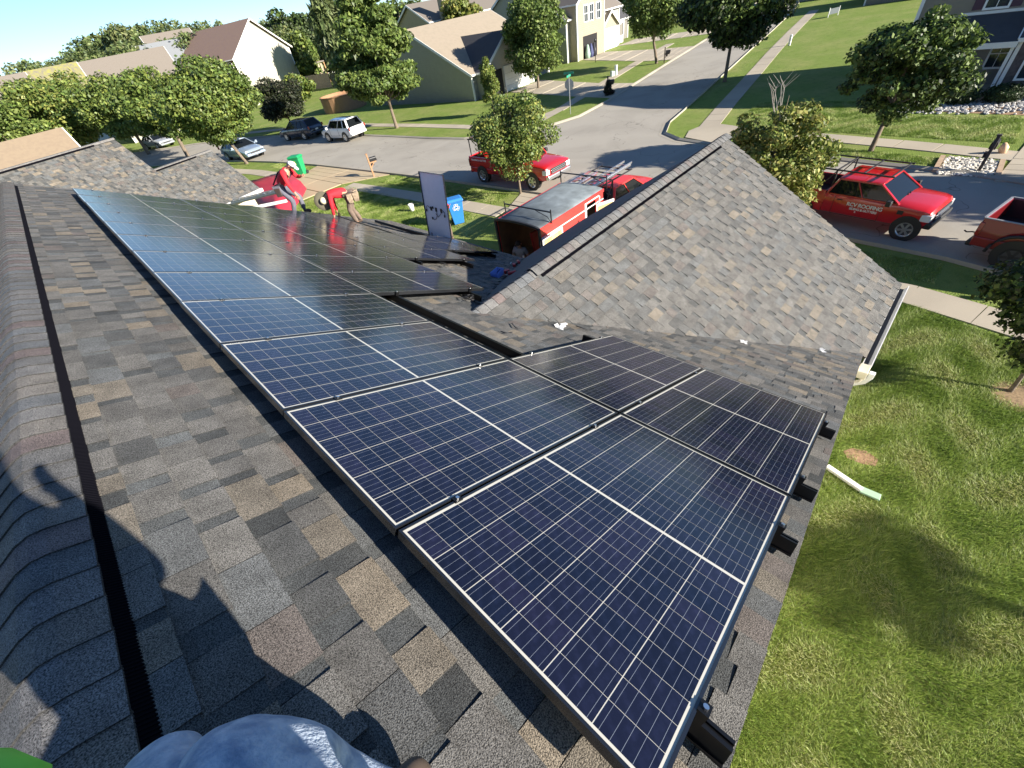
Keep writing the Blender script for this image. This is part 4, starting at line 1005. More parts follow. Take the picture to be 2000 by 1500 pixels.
# enclosed trailer
TX = Vector((9.1,9.5,0)); tr = thing('cargo_trailer', 'red enclosed trailer with grey roof and open doors on the driveway', 'trailer', tuple(TX), R(0)); TRM = Matrix.Translation(TX)
TL, TW, TZ0, TZ1 = 3.5, .96, .45, 2.46
def arcroof(w, n=10, z=TZ1, rise=.10): return [(w*math.cos(math.pi*k/n), z + rise*math.sin(math.pi*k/n)) for k in range(n+1)]
q = MB()
for s in (-1,1):
    if s == 1: q.box(0,TL,TW-.03,TW,TZ0,TZ1)
    else:
        q.box(0,2.40,-TW,-TW+.03,TZ0,TZ1); q.box(3.05,TL,-TW,-TW+.03,TZ0,TZ1); q.box(2.40,3.05,-TW,-TW+.03,TZ1-.18,TZ1); q.box(2.40,3.05,-TW,-TW+.03,TZ0,TZ0+.12)
q.box(TL-.03,TL,-TW+.032,TW-.032,TZ0,TZ1)
q.build('side_wall', red2, tr)
q = MB(); ar = arcroof(TW+.0); q.loft([[(x,y,z) for y,z in ar]+[(x,y*.97,z-.025) for y,z in reversed(ar)] for x in (-.02,TL+.02)])
q.build('roof', mat('trailer_roof', (.19,.22,.235), .75, spec=.2, var=.3, scale=3), tr, smooth=True)
q = MB()
for s in (-1,1): q.bar((-.03,s*(TW+.005),TZ1-.03),(TL+.03,s*(TW+.005),TZ1-.03),.03,.10)
q.build('roof_edge_band', red2, tr)
q = MB(); ar2 = arcroof(TW+.012, 12, TZ1, .105)
pts = [(-.03,-TW,TZ0)]+[(-.03,y,z) for y,z in reversed(ar2)]+[(-.03,TW,TZ0)]
for a, b in zip(pts, pts[1:]): q.bar(a, b, .07, .07, up=(1,0,0))
q.build('door_frame', blackp, tr)
q = MB()
for k in range(1,6):
    zz = 0
q.box(2.35,2.36,-TW-.012,-TW-.001,1.9,1.91)
for s in (-1,1):
    q3 = MB(); q3.bar((0,s*(TW+.008),2.15),(TL,s*(TW+.008),2.15),.02,.03); q3.build('side_stripe', trim_m, tr)
q.box(2.50,2.40,-TW-.012,-TW-.001,TZ0+.05,TZ1-.10); q.box(3.25,3.30,-TW-.012,-TW-.001,TZ0+.05,TZ1-.10); q.box(2.50,3.30,-TW-.012,-TW-.001,TZ1-.14,TZ1-.10)
q.build('white_trim', trim_m, tr)
q = MB(); q.box(.01,TL-.03,-TW+.03,TW-.03,TZ0-.05,TZ0+.02); q.build('floor', mat('plywood', (.34,.20,.09), .7, var=.35, scale=5), tr)
ply = mat('plywood_door', (.60,.40,.16), .6, var=.22, scale=4)
q = MB(); q.box(.02,TL-.05,TW-.05,TW-.034,TZ0+.02,TZ1-.02); q.build('wall_lining', mat('plywood_shaded', (.11,.062,.03), .7, var=.3, scale=4), tr); q = MB(); q.box(.02,2.35,-TW+.034,-TW+.05,TZ0+.02,TZ1-.02); q.box(TL-.06,TL-.035,-TW+.06,TW-.06,TZ0+.02,2.3); q.build('wall_lining', mat('lining_shaded', (.05,.048,.045), .8), tr)  # lining colours darkened to stand for the shade inside the trailer
# rear door folded back along the right side: plywood boards in a white frame
q = MB(); y0 = -TW-.10
q.box(-.03,1.0,y0-.02,y0+.02,.62,.67); q.box(-.03,1.0,y0-.02,y0+.02,2.12,2.17); q.box(-.03,.02,y0-.02,y0+.02,.67,2.12); q.box(.95,1.0,y0-.02,y0+.02,.67,2.12); d1 = q.build('rear_door', trim_m, tr)
for k in range(5):
    q = MB(); q.box(.022+k*.186,.022+(k+1)*.186-.006,y0-.022,y0+.018,.672,2.118); q.build('board', mat('board_%d' % (k%3), [(.62,.42,.17),(.54,.34,.13),(.66,.47,.22)][k%3], .6, var=.2, scale=5), d1)
# side door opened outwards
a0 = Vector((3.07,-TW-.01,0)); dv = Vector((math.cos(R(-22)), math.sin(R(-22)), 0)); nv = Vector((-dv.y, dv.x, 0))
def dbox(q, s0, s1, t0, t1, z0, z1): q.hexa([tuple(a0+dv*s+nv*t_)[:2]+(z,) for z in (z0,z1) for s,t_ in ((s0,t0),(s1,t0),(s1,t1),(s0,t1))])
q = MB(); dbox(q,0,.74,-.02,.02,.55,.62); dbox(q,0,.74,-.02,.02,2.02,2.10); dbox(q,0,.05,-.02,.02,.62,2.02); dbox(q,.69,.74,-.02,.02,.62,2.02); d2 = q.build('side_door', trim_m, tr)
q = MB(); dbox(q,.05,.69,-.015,.024,.62,2.02); q.build('door_lining', ply, d2)
# roof racks of the trailer
for xx in (.55, TL+.15):
    q = MB(); q.bar((xx,-TW-.05,2.45),(xx,-TW-.05,2.88),.03); q.bar((xx,TW+.05,2.45),(xx,TW+.05,2.88),.03); q.bar((xx,-TW-.05,2.80),(xx,TW+.05,2.80),.035)
    q.tube([(xx,-TW-.05,2.45),(xx+.02,-TW+.12,2.62),(xx+.02,-TW+.6,2.76)], .012, 6); q.build('roof_bar', black, tr)
# logo on the trailer side: roof outline above the word
M1 = frame((1.75,-TW-.006,1.35), (1,0,0), (0,0,1))
text('ROOFING', .33, lw, tr, frame((1.68,-TW-.006,1.22), (1,0,0), (0,0,1)), bold=.018, spacing=.9)
text('SIDING & GUTTERS', .13, lw, tr, frame((1.68,-TW-.006,.95), (1,0,0), (0,0,1)), bold=.004, spacing=.9)
q = MB(); yy = -TW-.010
for a, b in (((1.15,1.55),(1.45,1.80)),((1.45,1.80),(1.62,1.62)),((1.55,1.66),(1.95,1.88)),((1.95,1.88),(2.25,1.60)),((1.35,1.52),(1.35,1.42)),((2.02,1.83),(2.02,1.95)),((1.15,1.50),(1.55,1.46))):
    q.bar((a[0],yy,a[1]),(b[0],yy,b[1]),.05,.008,up=(0,1,0))
q.build('roof_emblem', blackp, tr)
for x in (1.35,2.05):
    wheel(tr, x, TW+.012, .34, .2, steel); wheel(tr, x, -TW-.012+.0, .34, .2, steel)
q = MB(); q.bar((TL,.35,.45),(TL+1.1,0,.45),.08); q.bar((TL,-.35,.45),(TL+1.1,0,.45),.08); q.build('drawbar', black, tr)
q = MB(); q.box(-.02,.02,-.12,-.06,.9,1.4); q.build('cargo_strap', white, tr)
# things inside the trailer
def inside(name, label, cat, x0,x1,y0,y1,z0,z1, m, rot=0):
    q = MB(); q.box(0,x1-x0,0,y1-y0,0,z1-z0); o = q.build(name, m, None, bevel=.01); o.matrix_world = TRM @ Matrix.Translation((x0,y0,z0)) @ Matrix.Rotation(rot,4,'X'); return tag(o, label, cat)
inside('crate', 'brown wooden crate inside the left of the open trailer', 'crate', .5,1.2,.35,.9,TZ0+.021,1.05, mat('crate_wood', (.22,.12,.05), .7, var=.3, scale=6))
inside('red_board', 'red board leaning inside the open trailer', 'board', .9,1.3,.10,.18,TZ0+.04,1.75, red2, R(-8))
inside('spare_panel', 'dark framed solar panel leaning inside the trailer on the right', 'solar panel', .25,1.95,-.75,-.71,TZ0+.04,1.52, mat('panel_back_shade', (.40,.38,.40), .5))
# ---------------------------------------------------------------- trees
leafm = {}
def leaf_mat(name):
    if name in leafm: return leafm[name]
    m = mat(name, (0,0,0), .5, attr='tint', trans=.28, spec=.35); leafm[name] = m; return m
LEAF = leaf_mat('leaf_green'); bark = mat('bark', (.16,.125,.09), .9, var=.35, scale=7, bump=.8, bscale=30); barkd = mat('bark_dark', (.06,.045,.035), .9, var=.35, scale=7, bump=.8, bscale=30)
GREEN = [(.11,.165,.035),(.14,.195,.045),(.08,.13,.028),(.175,.22,.055),(.095,.14,.04)]
YGREEN = [(.18,.215,.045),(.25,.26,.065),(.14,.185,.038),(.30,.28,.08),(.11,.15,.03)]
DARK = [(.030,.055,.014),(.022,.042,.012),(.045,.072,.02),(.035,.05,.015)]
FAR = [(.12,.165,.055),(.14,.18,.06),(.095,.14,.045),(.18,.20,.075),(.11,.15,.07)]
def leaves(blobs, n, size, pal, droop=.0, flat=.6, stretch=1.0):
    """leaf faces spread through a set of ellipsoids (cx,cy,cz,rx,ry,rz)"""
    B = np.array(blobs, float); vol = (B[:,3]*B[:,4]*B[:,5])**(2/3); k = rng.choice(len(B), n, p=vol/vol.sum())
    d = rng.normal(size=(n,3)); d /= np.linalg.norm(d, axis=1)[:,None]
    rad = rng.uniform(.35,1.0,n)**.55 * rng.normal(1.0,.07,n)
    C = B[k,:3] + d*rad[:,None]*B[k,3:6]
    nrm = d*flat + rng.normal(size=(n,3))*.55 + np.array([0,0,.35]); nrm /= np.linalg.norm(nrm, axis=1)[:,None]
    t = rng.normal(size=(n,3)); t[:,2] -= droop*2; t -= (t*nrm).sum(1)[:,None]*nrm; t /= np.linalg.norm(t, axis=1)[:,None]; b = np.cross(nrm, t)
    s = size*rng.uniform(.45,1.6,n)[:,None]; L = s*stretch
    V = np.stack([C-t*L*.5, C+b*s*.33+nrm*s*.06, C+t*L*.5, C-b*s*.33+nrm*s*.06], 1).reshape(-1,3)
    F = np.arange(n*4).reshape(n,4)
    P = np.array(pal); w = rng.dirichlet(np.ones(len(P))*2.5, len(B)); ci = np.array([rng.choice(len(P), p=w[q]) for q in k]) if n < 60000 else rng.integers(0,len(P),n)
    tint = P[ci]*rng.uniform(.6,1.4,(n,1))
    return V, F, tint
def blobset(cx, cy, cz, rx, ry, rz, n, shape='round', rb=.34):
    out = []
    for i in range(n):
        while True:
            p = rng.uniform(-1,1,3)
            if (p**2).sum() < 1 and (p**2).sum() > .12: break
        z = p[2]; k = 1.0
        if shape == 'cone': k = 1.12 - .50*(z+1); k = max(k,.14)*1.05
        if shape == 'egg': k = 1.05 - .22*(z+1)*.9
        if shape == 'vase': k = .55 + .28*(z+1)
        r = rb*rng.uniform(.5,1.4)*(.65+.35*k)
        out.append((cx+p[0]*rx*k*(1-.5*r), cy+p[1]*ry*k*(1-.5*r), cz+z*rz*(1-.6*r), r*rx, r*ry, r*rz*(.75 if shape != 'cone' else .42)))
    return out
def trunk_mb(h0, h1, r, blobs, lean=(0,0), fork=None, nb=9):
    q = MB(); top = Vector((lean[0], lean[1], h0))
    q.tube([(0,0,-.1),(0,0,.08),(lean[0]*.4,lean[1]*.4,h0*.5),(lean[0],lean[1],h0)], [r*1.5,r*1.1,r*.95,r*.85], 10)
    q.tube([tuple(top),(lean[0]*1.1,lean[1]*1.1,(h0+h1)/2),(lean[0]*1.1,lean[1]*1.1,h1*.97)], [r*.85,r*.5,r*.08], 8)
    bs = sorted(blobs, key=lambda b: -b[3])[:nb]
    for b in bs:
        s = Vector((lean[0],lean[1], h0 + max(0,(b[2]-h0))*.35)); e = Vector(b[:3]); m = s.lerp(e,.5) + Vector((0,0,-.12*(e-s).length))
        q.tube([tuple(s),tuple(m),tuple(e)], [r*.42,r*.28,r*.08], 6)
    return q
def tree(name, label, loc, h0, h1, rx, ry, n, size, pal=GREEN, shape='round', nb=26, r=.12, lean=(0,0), group=None, rb=.34, stretch=1.0, droop=0, bk=None, cat='tree'):
    t = thing(name, label, cat, loc, group=group)
    bl = blobset(lean[0]*1.1, lean[1]*1.1, (h0*.9+h1)/2, rx, ry, (h1-h0*.9)/2, nb, shape, rb)
    V, F, T = leaves(bl, n, size, pal, droop=droop, stretch=stretch)
    link('crown', np_mesh('crown', V, F, LEAF, T), t)
    trunk_mb(h0, h1, r, bl, lean).build('trunk', bk or bark, t, smooth=True)
    return t
tree('street_tree', 'small pale green tree on the kerb grass just behind the red trailer', (16.54, 16.46, 0.00), 1.0, 4.95, 2.25, 2.35, 22000, .115, YGREEN[:3]+GREEN, 'egg', 46, .06, rb=.30)
tree('street_tree', 'tall broad oak with layered branches in front of the grey house', (26.68, 43.02, 0.00), 1.7, 12.6, 5.2, 5.2, 44000, .25, GREEN, 'cone', 150, .17, rb=.21, stretch=1.3)
t3 = tree('street_tree', 'yellow green kerb tree with bare top twigs behind the peak of the garage roof', (15.85,4.25,0), 1.1, 4.6, 1.75, 2.0, 24000, .10, YGREEN, 'egg', 90, .07, rb=.22, stretch=1.2)
for k in range(7):
    q = MB(); a = random.uniform(0,6.28); l = random.uniform(.6,1.0)
    q.tube([(0,0,3.3),(math.cos(a)*.15*l,.25+math.sin(a)*.15*l,4.2),(math.cos(a+.5)*.3*l,.3+math.sin(a+.5)*.3*l,4.35+.35*l),(math.cos(a)*.5*l,.3+math.sin(a)*.5*l,4.35+.7*l)], [.02,.012,.008,.003], 5); q.tube([(math.cos(a+.5)*.3*l,.3+math.sin(a+.5)*.3*l,4.35+.35*l),(math.cos(a+1.2)*.5*l,.3+math.sin(a+1.2)*.5*l,4.4+.6*l)], [.007,.003], 5); q.build('bare_branch', mat('dead_wood', (.35,.32,.27), .9), t3)
tree('street_tree', 'dark leafy tree with leaning forked trunk on the verge at the right', (26.39, 2.94, 0.00), 1.15, 5.1, 2.5, 2.3, 24000, .15, GREEN[:3]+DARK[:2], 'round', 46, .10, lean=(.1,-.05), rb=.30)
tree('street_tree', 'tall dark tree beside the right pavement of the side street', (42.33, 16.34, -0.00), 2.0, 8.4, 3.9, 3.9, 28000, .24, DARK+GREEN[:2], 'round', 50, .14, rb=.30)
tree('street_tree', 'broad bright green tree on the verge of the side street, by the far mailbox', (53.04, 28.36, 0.00), 1.9, 8.6, 3.6, 3.6, 24000, .25, GREEN, 'egg', 50, .15, lean=(0,.5))
tree('street_tree', 'rounded green tree by the driveway of the grey gabled house', (42.84, 37.27, 0.00), 1.3, 8.4, 4.0, 4.0, 32000, .23, GREEN, 'egg', 60, .14, rb=.30)
tree('young_tree', 'slim young light green tree beside the grey house porch', (32.27, 34.10, -0.00), .6, 4.6, 1.05, 1.05, 8000, .15, YGREEN[:3]+GREEN[:2], 'egg', 22, .06)
tree('ornamental_tree', 'dark purple green round tree behind the navy estate car', (24.3,63.5,0), .7, 6.1, 3.0, 3.0, 16000, .22, [(.030,.035,.02),(.04,.055,.02),(.022,.03,.016),(.05,.05,.03)], 'round', 34, .12)
tree('street_tree', 'maple left of the silver sedan, behind the largest round maple', (12.34, 68.20, 0.00), 2.2, 8.9, 3.9, 4.0, 26000, .30, GREEN+YGREEN[:1], 'round', 60, .22, lean=(.2,.2))
tree('street_tree', 'largest round maple, its pale trunk standing in front of the silver sedan', (13.59, 51.18, 0.00), 1.9, 8.7, 4.4, 4.6, 42000, .25, GREEN+YGREEN[:1], 'round', 80, .15, lean=(-.2,1.0), rb=.30)
tree('street_tree', 'wide maple standing left of the large round maple', (10.6,82,0), 2.0, 9.4, 4.3, 4.6, 26000, .32, GREEN+YGREEN[:1], 'round', 54, .22)
tree('street_tree', 'yellowish maple behind the dark gable roofs on the left', (5.5,92,0), 1.8, 11.2, 6.5, 6.5, 28000, .36, GREEN+YGREEN[:2], 'round', 54, .22)
tree('street_tree', 'green tree cut by the left border above the tan roof', (-1.5,88,0), 2.0, 9.2, 4.6, 4.6, 16000, .34, GREEN, 'round', 34, .2)
tree('young_tree', 'small dark maple with mulch ring at the right border of the lawn', (11.10, -2.80, 0.00), .75, 3.7, 1.35, 1.35, 12000, .10, DARK+GREEN[:2], 'round', 34, .04, lean=(.05,.05))
# trees standing outside the frame that shade the lawn and the street
tree('yard_tree', 'tree outside the view whose shadow lies on the near lawn', (9.2,-14.6,0), 5.0, 5.9, 1.2, .9, 1500, .22, GREEN, 'round', 26, .12)
tree('yard_tree', 'tree outside the view shading the street at the right', (26.3,-14.5,0), 2.0, 7.5, 2.6, 2.6, 5000, .30, GREEN, 'round', 26, .12)
# far trees: crowns are shared between copies
far_me = []
for k in range(4):
    bl = blobset(0,0,.53,.45,.45,.47,30,'round' if k%2 else 'egg',.36); V,F,T = leaves(bl, 11000, .034, FAR); far_me.append(np_mesh('crown', V, F, LEAF, T))
ft = MB(); ft.tube([(0,0,-.02),(0,0,.3),(0,0,.7)],[.022,.018,.006],6); ft_me = ft.mesh('trunk', barkd)
FL = []
def far_tree(px_top, d, wide=1.0, label=None, mesh=None):
    az, h = px_top; x, y = d*math.sin(R(az)), d*math.cos(R(az))
    t = thing('far_tree', label, 'tree', (x-.09,y+.09,0), random.uniform(0,6), group=None)
    c = link('crown', mesh or random.choice(far_me), t); c.scale = (h*wide,h*wide,h); k = link('trunk', ft_me, t); k.scale = (h,h,h)
    return t
lab_no = 0
specs = []
NUM = ['first','second','third','fourth','fifth','sixth','seventh','eighth','ninth','tenth','eleventh','twelfth','thirteenth','fourteenth','fifteenth','sixteenth','seventeenth','eighteenth','nineteenth','twentieth']
NUM += ['twenty '+x for x in NUM[:9]] + ['thirtieth'] + ['thirty '+x for x in NUM[:9]] + ['fortieth', 'forty first', 'forty second']
for az in np.arange(-14, 64, 2.05):
    el = np.interp(az, [-14,0,3,6,8.5,12.4,14,20,24.6,27,29,36,45,64], [.045,.045,.058,.060,.068,.074,.063,.052,.053,.040,.042,.028,.02,.02])
    for row, (d, k) in enumerate(((140,.86),(175,1.0))):
        a = az + random.uniform(-.8,.8) + row; dd = d*random.uniform(.93,1.07)
        specs.append((a, (7.8 + dd*el)*k*random.uniform(.88,1.05), dd))
q = MB(); allv = []; 
specs.sort(); cnt = [0, 0]
for i, (a, h, dd) in enumerate(specs):
    where = 'left of the brown roofed house' if a < 14 else ('behind the brown roofed house' if a < 25 else ('between the cream and grey houses' if a < 34 else 'behind the grey gabled houses'))
    rw = int(dd > 158); lab = NUM[cnt[rw]] + ' tree from the left in the ' + ('taller back' if rw else 'lower front') + ' row of the far wood'; cnt[rw] += 1
    t = far_tree((a, h), dd, random.uniform(1.0,1.35), lab); t['group'] = 'trees of the far wood'
wl = leaf_mat('leaf_green')
# willow, dark round tree, pale poplar between the cream and the grey house
def far_single(name, label, az, d, z_top, rx, pal, n=9000, size=.8, shape='round', droop=0, stretch=1.0, h0=1.5):
    x, y = d*math.sin(R(az)), d*math.cos(R(az)); return tree(name, label, (x-.09,y+.09,0), h0, z_top, rx, rx, n, size, pal, shape, 30, .3, droop=droop, stretch=stretch)
far_single('willow_tree', 'pale drooping willow left of the tall oak', 29.0, 112, 14.5, 5.5, [(.13,.165,.06),(.10,.14,.05),(.16,.19,.08)], 15000, .75, 'egg', 1.2, 2.6)
far_single('far_tree', 'dark green round tree above the peak of the cream gable', 24.8, 145, 15.6, 8.5, DARK+GREEN[:1], 9000, .8)
far_single('far_tree', 'light green tree right against the cream gable', 25.0, 128, 10.2, 4.0, GREEN+YGREEN[:1], 7000, .6)
far_single('far_tree', 'yellow green tree behind the tan roof ridge, right of the chimney', 41.5, 92, 10.0, 4.2, YGREEN, 9000, .5)
far_single('far_tree', 'dark tree at the upper border behind the grey brown roof', 35.5, 118, 12.5, 6.5, DARK+GREEN[:2], 7000, .6)
far_single('shrub', 'leafy bush beside the cream gable wall', 23.3, 100, 4.6, 3.0, YGREEN[:3]+GREEN, 4000, .45, h0=.3)

# ---------------------------------------------------------------- houses
def roof_mat(name, c, c2, sc=2.2):
    return mat(name, c, .9, var=.22, scale=sc, col2=c2, detail=6, bump=.4, bscale=6)
brownr = roof_mat('brown_shingles', (.20,.135,.105), (.15,.10,.085)); tanr = roof_mat('tan_shingles', (.30,.25,.19), (.22,.185,.14)); greyr = roof_mat('grey_brown_shingles', (.19,.165,.14), (.15,.13,.11))
darkr = roof_mat('dark_and_shaded_shingles', (.07,.07,.075), (.05,.05,.055)); mossr = roof_mat('mossy_shingles', (.20,.18,.13), (.22,.21,.06))
def siding(name, c):
    m = mat(name, c, .65, var=.05, scale=2); nt = m.node_tree
    if not nt.nodes.get('Wave Texture'):
        tc = nt.nodes.new('ShaderNodeTexCoord'); w = nt.nodes.new('ShaderNodeTexWave'); w.bands_direction = 'Z'; w.wave_profile = 'SAW'; w.inputs['Scale'].default_value = 1.55
        nt.links.new(tc.outputs['Object'], w.inputs['Vector']); bp = nt.nodes.new('ShaderNodeBump'); bp.inputs['Strength'].default_value = 1.0; bp.inputs['Distance'].default_value = .12
        nt.links.new(w.outputs[0], bp.inputs['Height']); nt.links.new(bp.outputs[0], nt.nodes['Principled BSDF'].inputs['Normal'])
    return m
creams = siding('cream_vinyl', (.60,.58,.50)); greys = siding('grey_vinyl', (.34,.345,.36)); greyl = siding('pale_grey_vinyl', (.42,.42,.40)); beiges = siding('beige_vinyl', (.46,.40,.31)); taupes = siding('taupe_vinyl', (.30,.28,.26))
brick = mat('red_brown_brick', (.20,.085,.07), .9, var=.35, scale=6, bump=.4, bscale=8)
winm = mat('window_glass', (.03,.04,.05), .06, spec=.8)
def H(name, label, O, ex, L, W, he, hr, wall, roofm_, cat='house', oh=.35, windows=(), side_walls=None, trim=None, parent=None):
    """gabled block: O ground corner, ex ridge direction, across = ex turned left; windows (face, s, z, w, h[, shutters])"""
    ex = Vector((ex[0],ex[1],0)).normalized(); ey = Vector((-ex.y, ex.x, 0)); trim = trim or trim_m
    if parent is None: t = thing(name, label, cat, tuple(O)); base = Vector(O)
    else: t = parent; base = parent.location
    OO = Vector(O) - base
    def P(s, u, z): return tuple(OO + ex*s + ey*u + Vector((0,0,z)))
    q = MB(); q.hexa([P(0,0,0),P(L,0,0),P(L,W,0),P(0,W,0),P(0,0,he),P(L,0,he),P(L,W,he),P(0,W,he)])
    for s in (0, L-.05): q.hexa([P(s,0,he),P(s+.05,0,he),P(s+.05,W,he),P(s,W,he),P(s,W/2-.01,hr-.12),P(s+.05,W/2-.01,hr-.12),P(s+.05,W/2+.01,hr-.12),P(s,W/2+.01,hr-.12)])
    q.build('wall', wall, t)
    sl = (hr-he)/(W/2); q = MB(); th = .14
    for sgn in (0,1):
        u0 = -oh if sgn == 0 else W+oh; z0 = he - sl*oh
        A = [P(-oh,u0,z0),P(L+oh,u0,z0),P(L+oh,W/2,hr),P(-oh,W/2,hr)]
        q.hexa([(p[0],p[1],p[2]-th*0-.02) for p in A]+[(p[0],p[1],p[2]+th) for p in A])
    rf = q.build('roof', roofm_, t)
    q = MB()
    for s in (-oh-.03, L+oh-.0):
        for u0 in (-oh, W+oh):
            q.bar(P(s+.015,u0,he-sl*oh+.02), P(s+.015,W/2,hr+.02), .06, .24)
    for u0 in (-oh-.06, W+oh+.06): q.bar(P(-oh,u0,he-sl*oh+.05), P(L+oh,u0,he-sl*oh+.05), .12, .16)
    for s,u in ((0,0),(L,0),(L,W),(0,W)): q.bar(P(s,u,0), P(s,u,he), .16)
    q.build('trim', trim, t)
    for w in windows:
        face, s, z, ww, hh = w[:5]
        if face == 'x0': f = lambda a, b, d: Vector(P(-d, a, b))
        elif face == 'x1': f = lambda a, b, d: Vector(P(L+d, a, b))
        elif face == 'y0': f = lambda a, b, d: Vector(P(a, -d, b))
        else: f = lambda a, b, d: Vector(P(a, W+d, b))
        def bx(q, a0,a1,b0,b1,d0,d1): q.hexa([f(a0,b0,d0),f(a1,b0,d0),f(a1,b1,d0),f(a0,b1,d0),f(a0,b0,d1),f(a1,b0,d1),f(a1,b1,d1),f(a0,b1,d1)])
        kind = w[5] if len(w) > 5 else 'window'
        if kind in ('window','shutters'):
            q = MB(); e = .09
            bx(q,s-e,s,z-e,z+hh+e,.0,.06); bx(q,s+ww,s+ww+e,z-e,z+hh+e,.0,.06); bx(q,s,s+ww,z-e,z,.0,.06); bx(q,s,s+ww,z+hh,z+hh+e,.0,.06)
            bx(q,s,s+ww,z+hh*.48,z+hh*.52,.012,.05); bx(q,s+ww*.48,s+ww*.52,z,z+hh*.48,.012,.04); bx(q,s+ww*.48,s+ww*.52,z+hh*.52,z+hh,.012,.04)
            wo = q.build('window', white, t); q = MB(); bx(q,s,s+ww,z,z+hh,.002,.010); q.build('pane', winm, wo)
            if kind == 'shutters':
                for a in (s-e-.42, s+ww+e+.02):
                    q = MB(); bx(q,a,a+.40,z-.05,z+hh+.05,.0,.04); q.build('shutter', w[6], t)
        elif kind == 'garage':
            g_ = MB(); bx(g_,s-.15,s,z,z+hh+.15,0,.08); bx(g_,s+ww,s+ww+.15,z,z+hh+.15,0,.08); bx(g_,s,s+ww,z+hh,z+hh+.15,0,.08); go = g_.build('garage_door', white, t)
            for k in range(4):
                q = MB(); bx(q,s,s+ww,z+hh*k/4+.012,z+hh*(k+1)/4-.012,.005,.03); q.build('door_panel', white, go)
        elif kind == 'opening':
            q = MB(); bx(q,s,s+ww,z,z+hh,.004,.012); q.build('garage_opening', mat('dark_interior', (.012,.011,.012), .9), t)
        elif kind == 'door':
            q = MB(); bx(q,s,s+ww,z,z+hh,0,.05); q.build('door', mat('door_maroon', (.09,.03,.03), .5), t)
    return t, P
# neighbour with the two dark gables
nd = Vector((.9675,.2527,0)); nn_ = Vector((-.2527,.9675,0))
E1 = Vector((6.81,25.85,2.6)); R1 = Vector((6.16,28.36,4.54))
nb = thing('neighbour_house', 'low neighbouring house with two dark shingled gables beyond the solar panels', 'house', (0,26,0)); NO = Vector((0,26,0))
def nloc(p): return tuple(Vector(p)-NO)
PAL2 = [tuple(c*.92 for c in p) for p in PALX]
def n_slope(ridge_front, lat, zr, length, hw, ze=2.6):
    rf_ = Vector((ridge_front[0], ridge_front[1], zr)); out = []
    for s in (-1, 1):
        ev = rf_ + nn_*s*hw; ev.z = ze; b = (rf_-ev); Ls = b.length; b.normalize(); a = nd if s == -1 else nd
        n = a.cross(b) if s == -1 else b.cross(a)
        if n.z < 0: n = -n
        P = [ev - nd*length, ev, rf_, rf_ - nd*length]
        out.append((P, n, a, b, Ls))
    return out
for (front, zr, ln, hw, nm) in (((6.16,28.36),4.54,9.0,2.62,'front'), ((2.72,28.5),6.0,17.0,4.6,'back')):
    sl_ = n_slope(front, 0, zr, ln, hw)
    q = MB()
    for P, n, a, b, Ls in sl_: q.hexa([nloc(p - n*.12) for p in P]+[nloc(p - n*.006) for p in P])
    q.build('roof', mat('roof_deck', (.11,.108,.105)), nb)
    P, n, a, b, Ls = sl_[0]; q = MB()
    for V, c in shingles(P[0], a, b, n, lambda t, L_=ln: (0, L_), Ls-.1, None): q.hexa([nloc(p) for p in V], 0, c)
    stuff(q.build('shingles', sh_m, nb, fix=False))
    q = MB(); rr = P[2]; q.hexa([nloc(p) for p in (rr-nd*ln-nn_*.15-Vector((0,0,.06)),rr-nn_*.15-Vector((0,0,.06)),rr+nn_*.15-Vector((0,0,.06)),rr-nd*ln+nn_*.15-Vector((0,0,.06)),rr-nd*ln-nn_*.13+Vector((0,0,.02)),rr-nn_*.13+Vector((0,0,.02)),rr+nn_*.13+Vector((0,0,.02)),rr-nd*ln+nn_*.13+Vector((0,0,.02)))], 0, (.12,.115,.11)); q.build('ridge_cap', sh_m, nb)
    q = MB(); c0 = rr - nd*.9 - nn_*.16 - Vector((0,0,.05)); q.bar(c0, c0 - nd*(4.6 if nm == 'back' else 5.2), .05, .05); q.v = [nloc(v) for v in q.v]; q.build('ridge_vent', MATS['vent_plastic'], nb)
    f0 = P[1]; q = MB(); q.bar(nloc(f0-nn_*.07), nloc(f0-nn_*.07-nd*ln), .13, .15)
    q.build('gutter', trim_m, nb)
    w0 = Vector((P[1].x,P[1].y,0)) + nn_*.4 - nd*.4; q = MB(); ws = [w0-nd*(ln-.6), w0, w0+nn_*(2*hw-.8), w0+nn_*(2*hw-.8)-nd*(ln-.6)]
    q.hexa([nloc(p) for p in ws]+[nloc(p+Vector((0,0,2.6))) for p in ws]); 
    q.hexa([nloc(p) for p in (w0+Vector((0,0,2.6))-nd*.05, w0+Vector((0,0,2.6)), w0+nn_*(2*hw-.8)+Vector((0,0,2.6)), w0+nn_*(2*hw-.8)+Vector((0,0,2.6))-nd*.05)]+[nloc(w0+nn_*(hw-.4+k)+Vector((0,0,zr-.25))-nd*m) for k,m in ((-.01,.05),(-.01,0),(.01,0),(.01,.05))])
    q.build('wall', cream_m, nb)
H('tan_roofed_house', 'low house with pale tan shingled gable roof at the left border', (1.2,44.0,0), (-.99,-.05), 14, 10.0, 2.7, 6.3, creams, roof_mat('straw_shingles', (.26,.20,.135), (.19,.145,.10), 5), oh=.4)
# cream house with brown roof
A = Vector((36.6,109.4,0)); B = Vector((51.2,115.9,0)); ey_ = (B-A).normalized(); ex_ = Vector((ey_.y,-ey_.x,0))*-1
W_ = (B-A).length
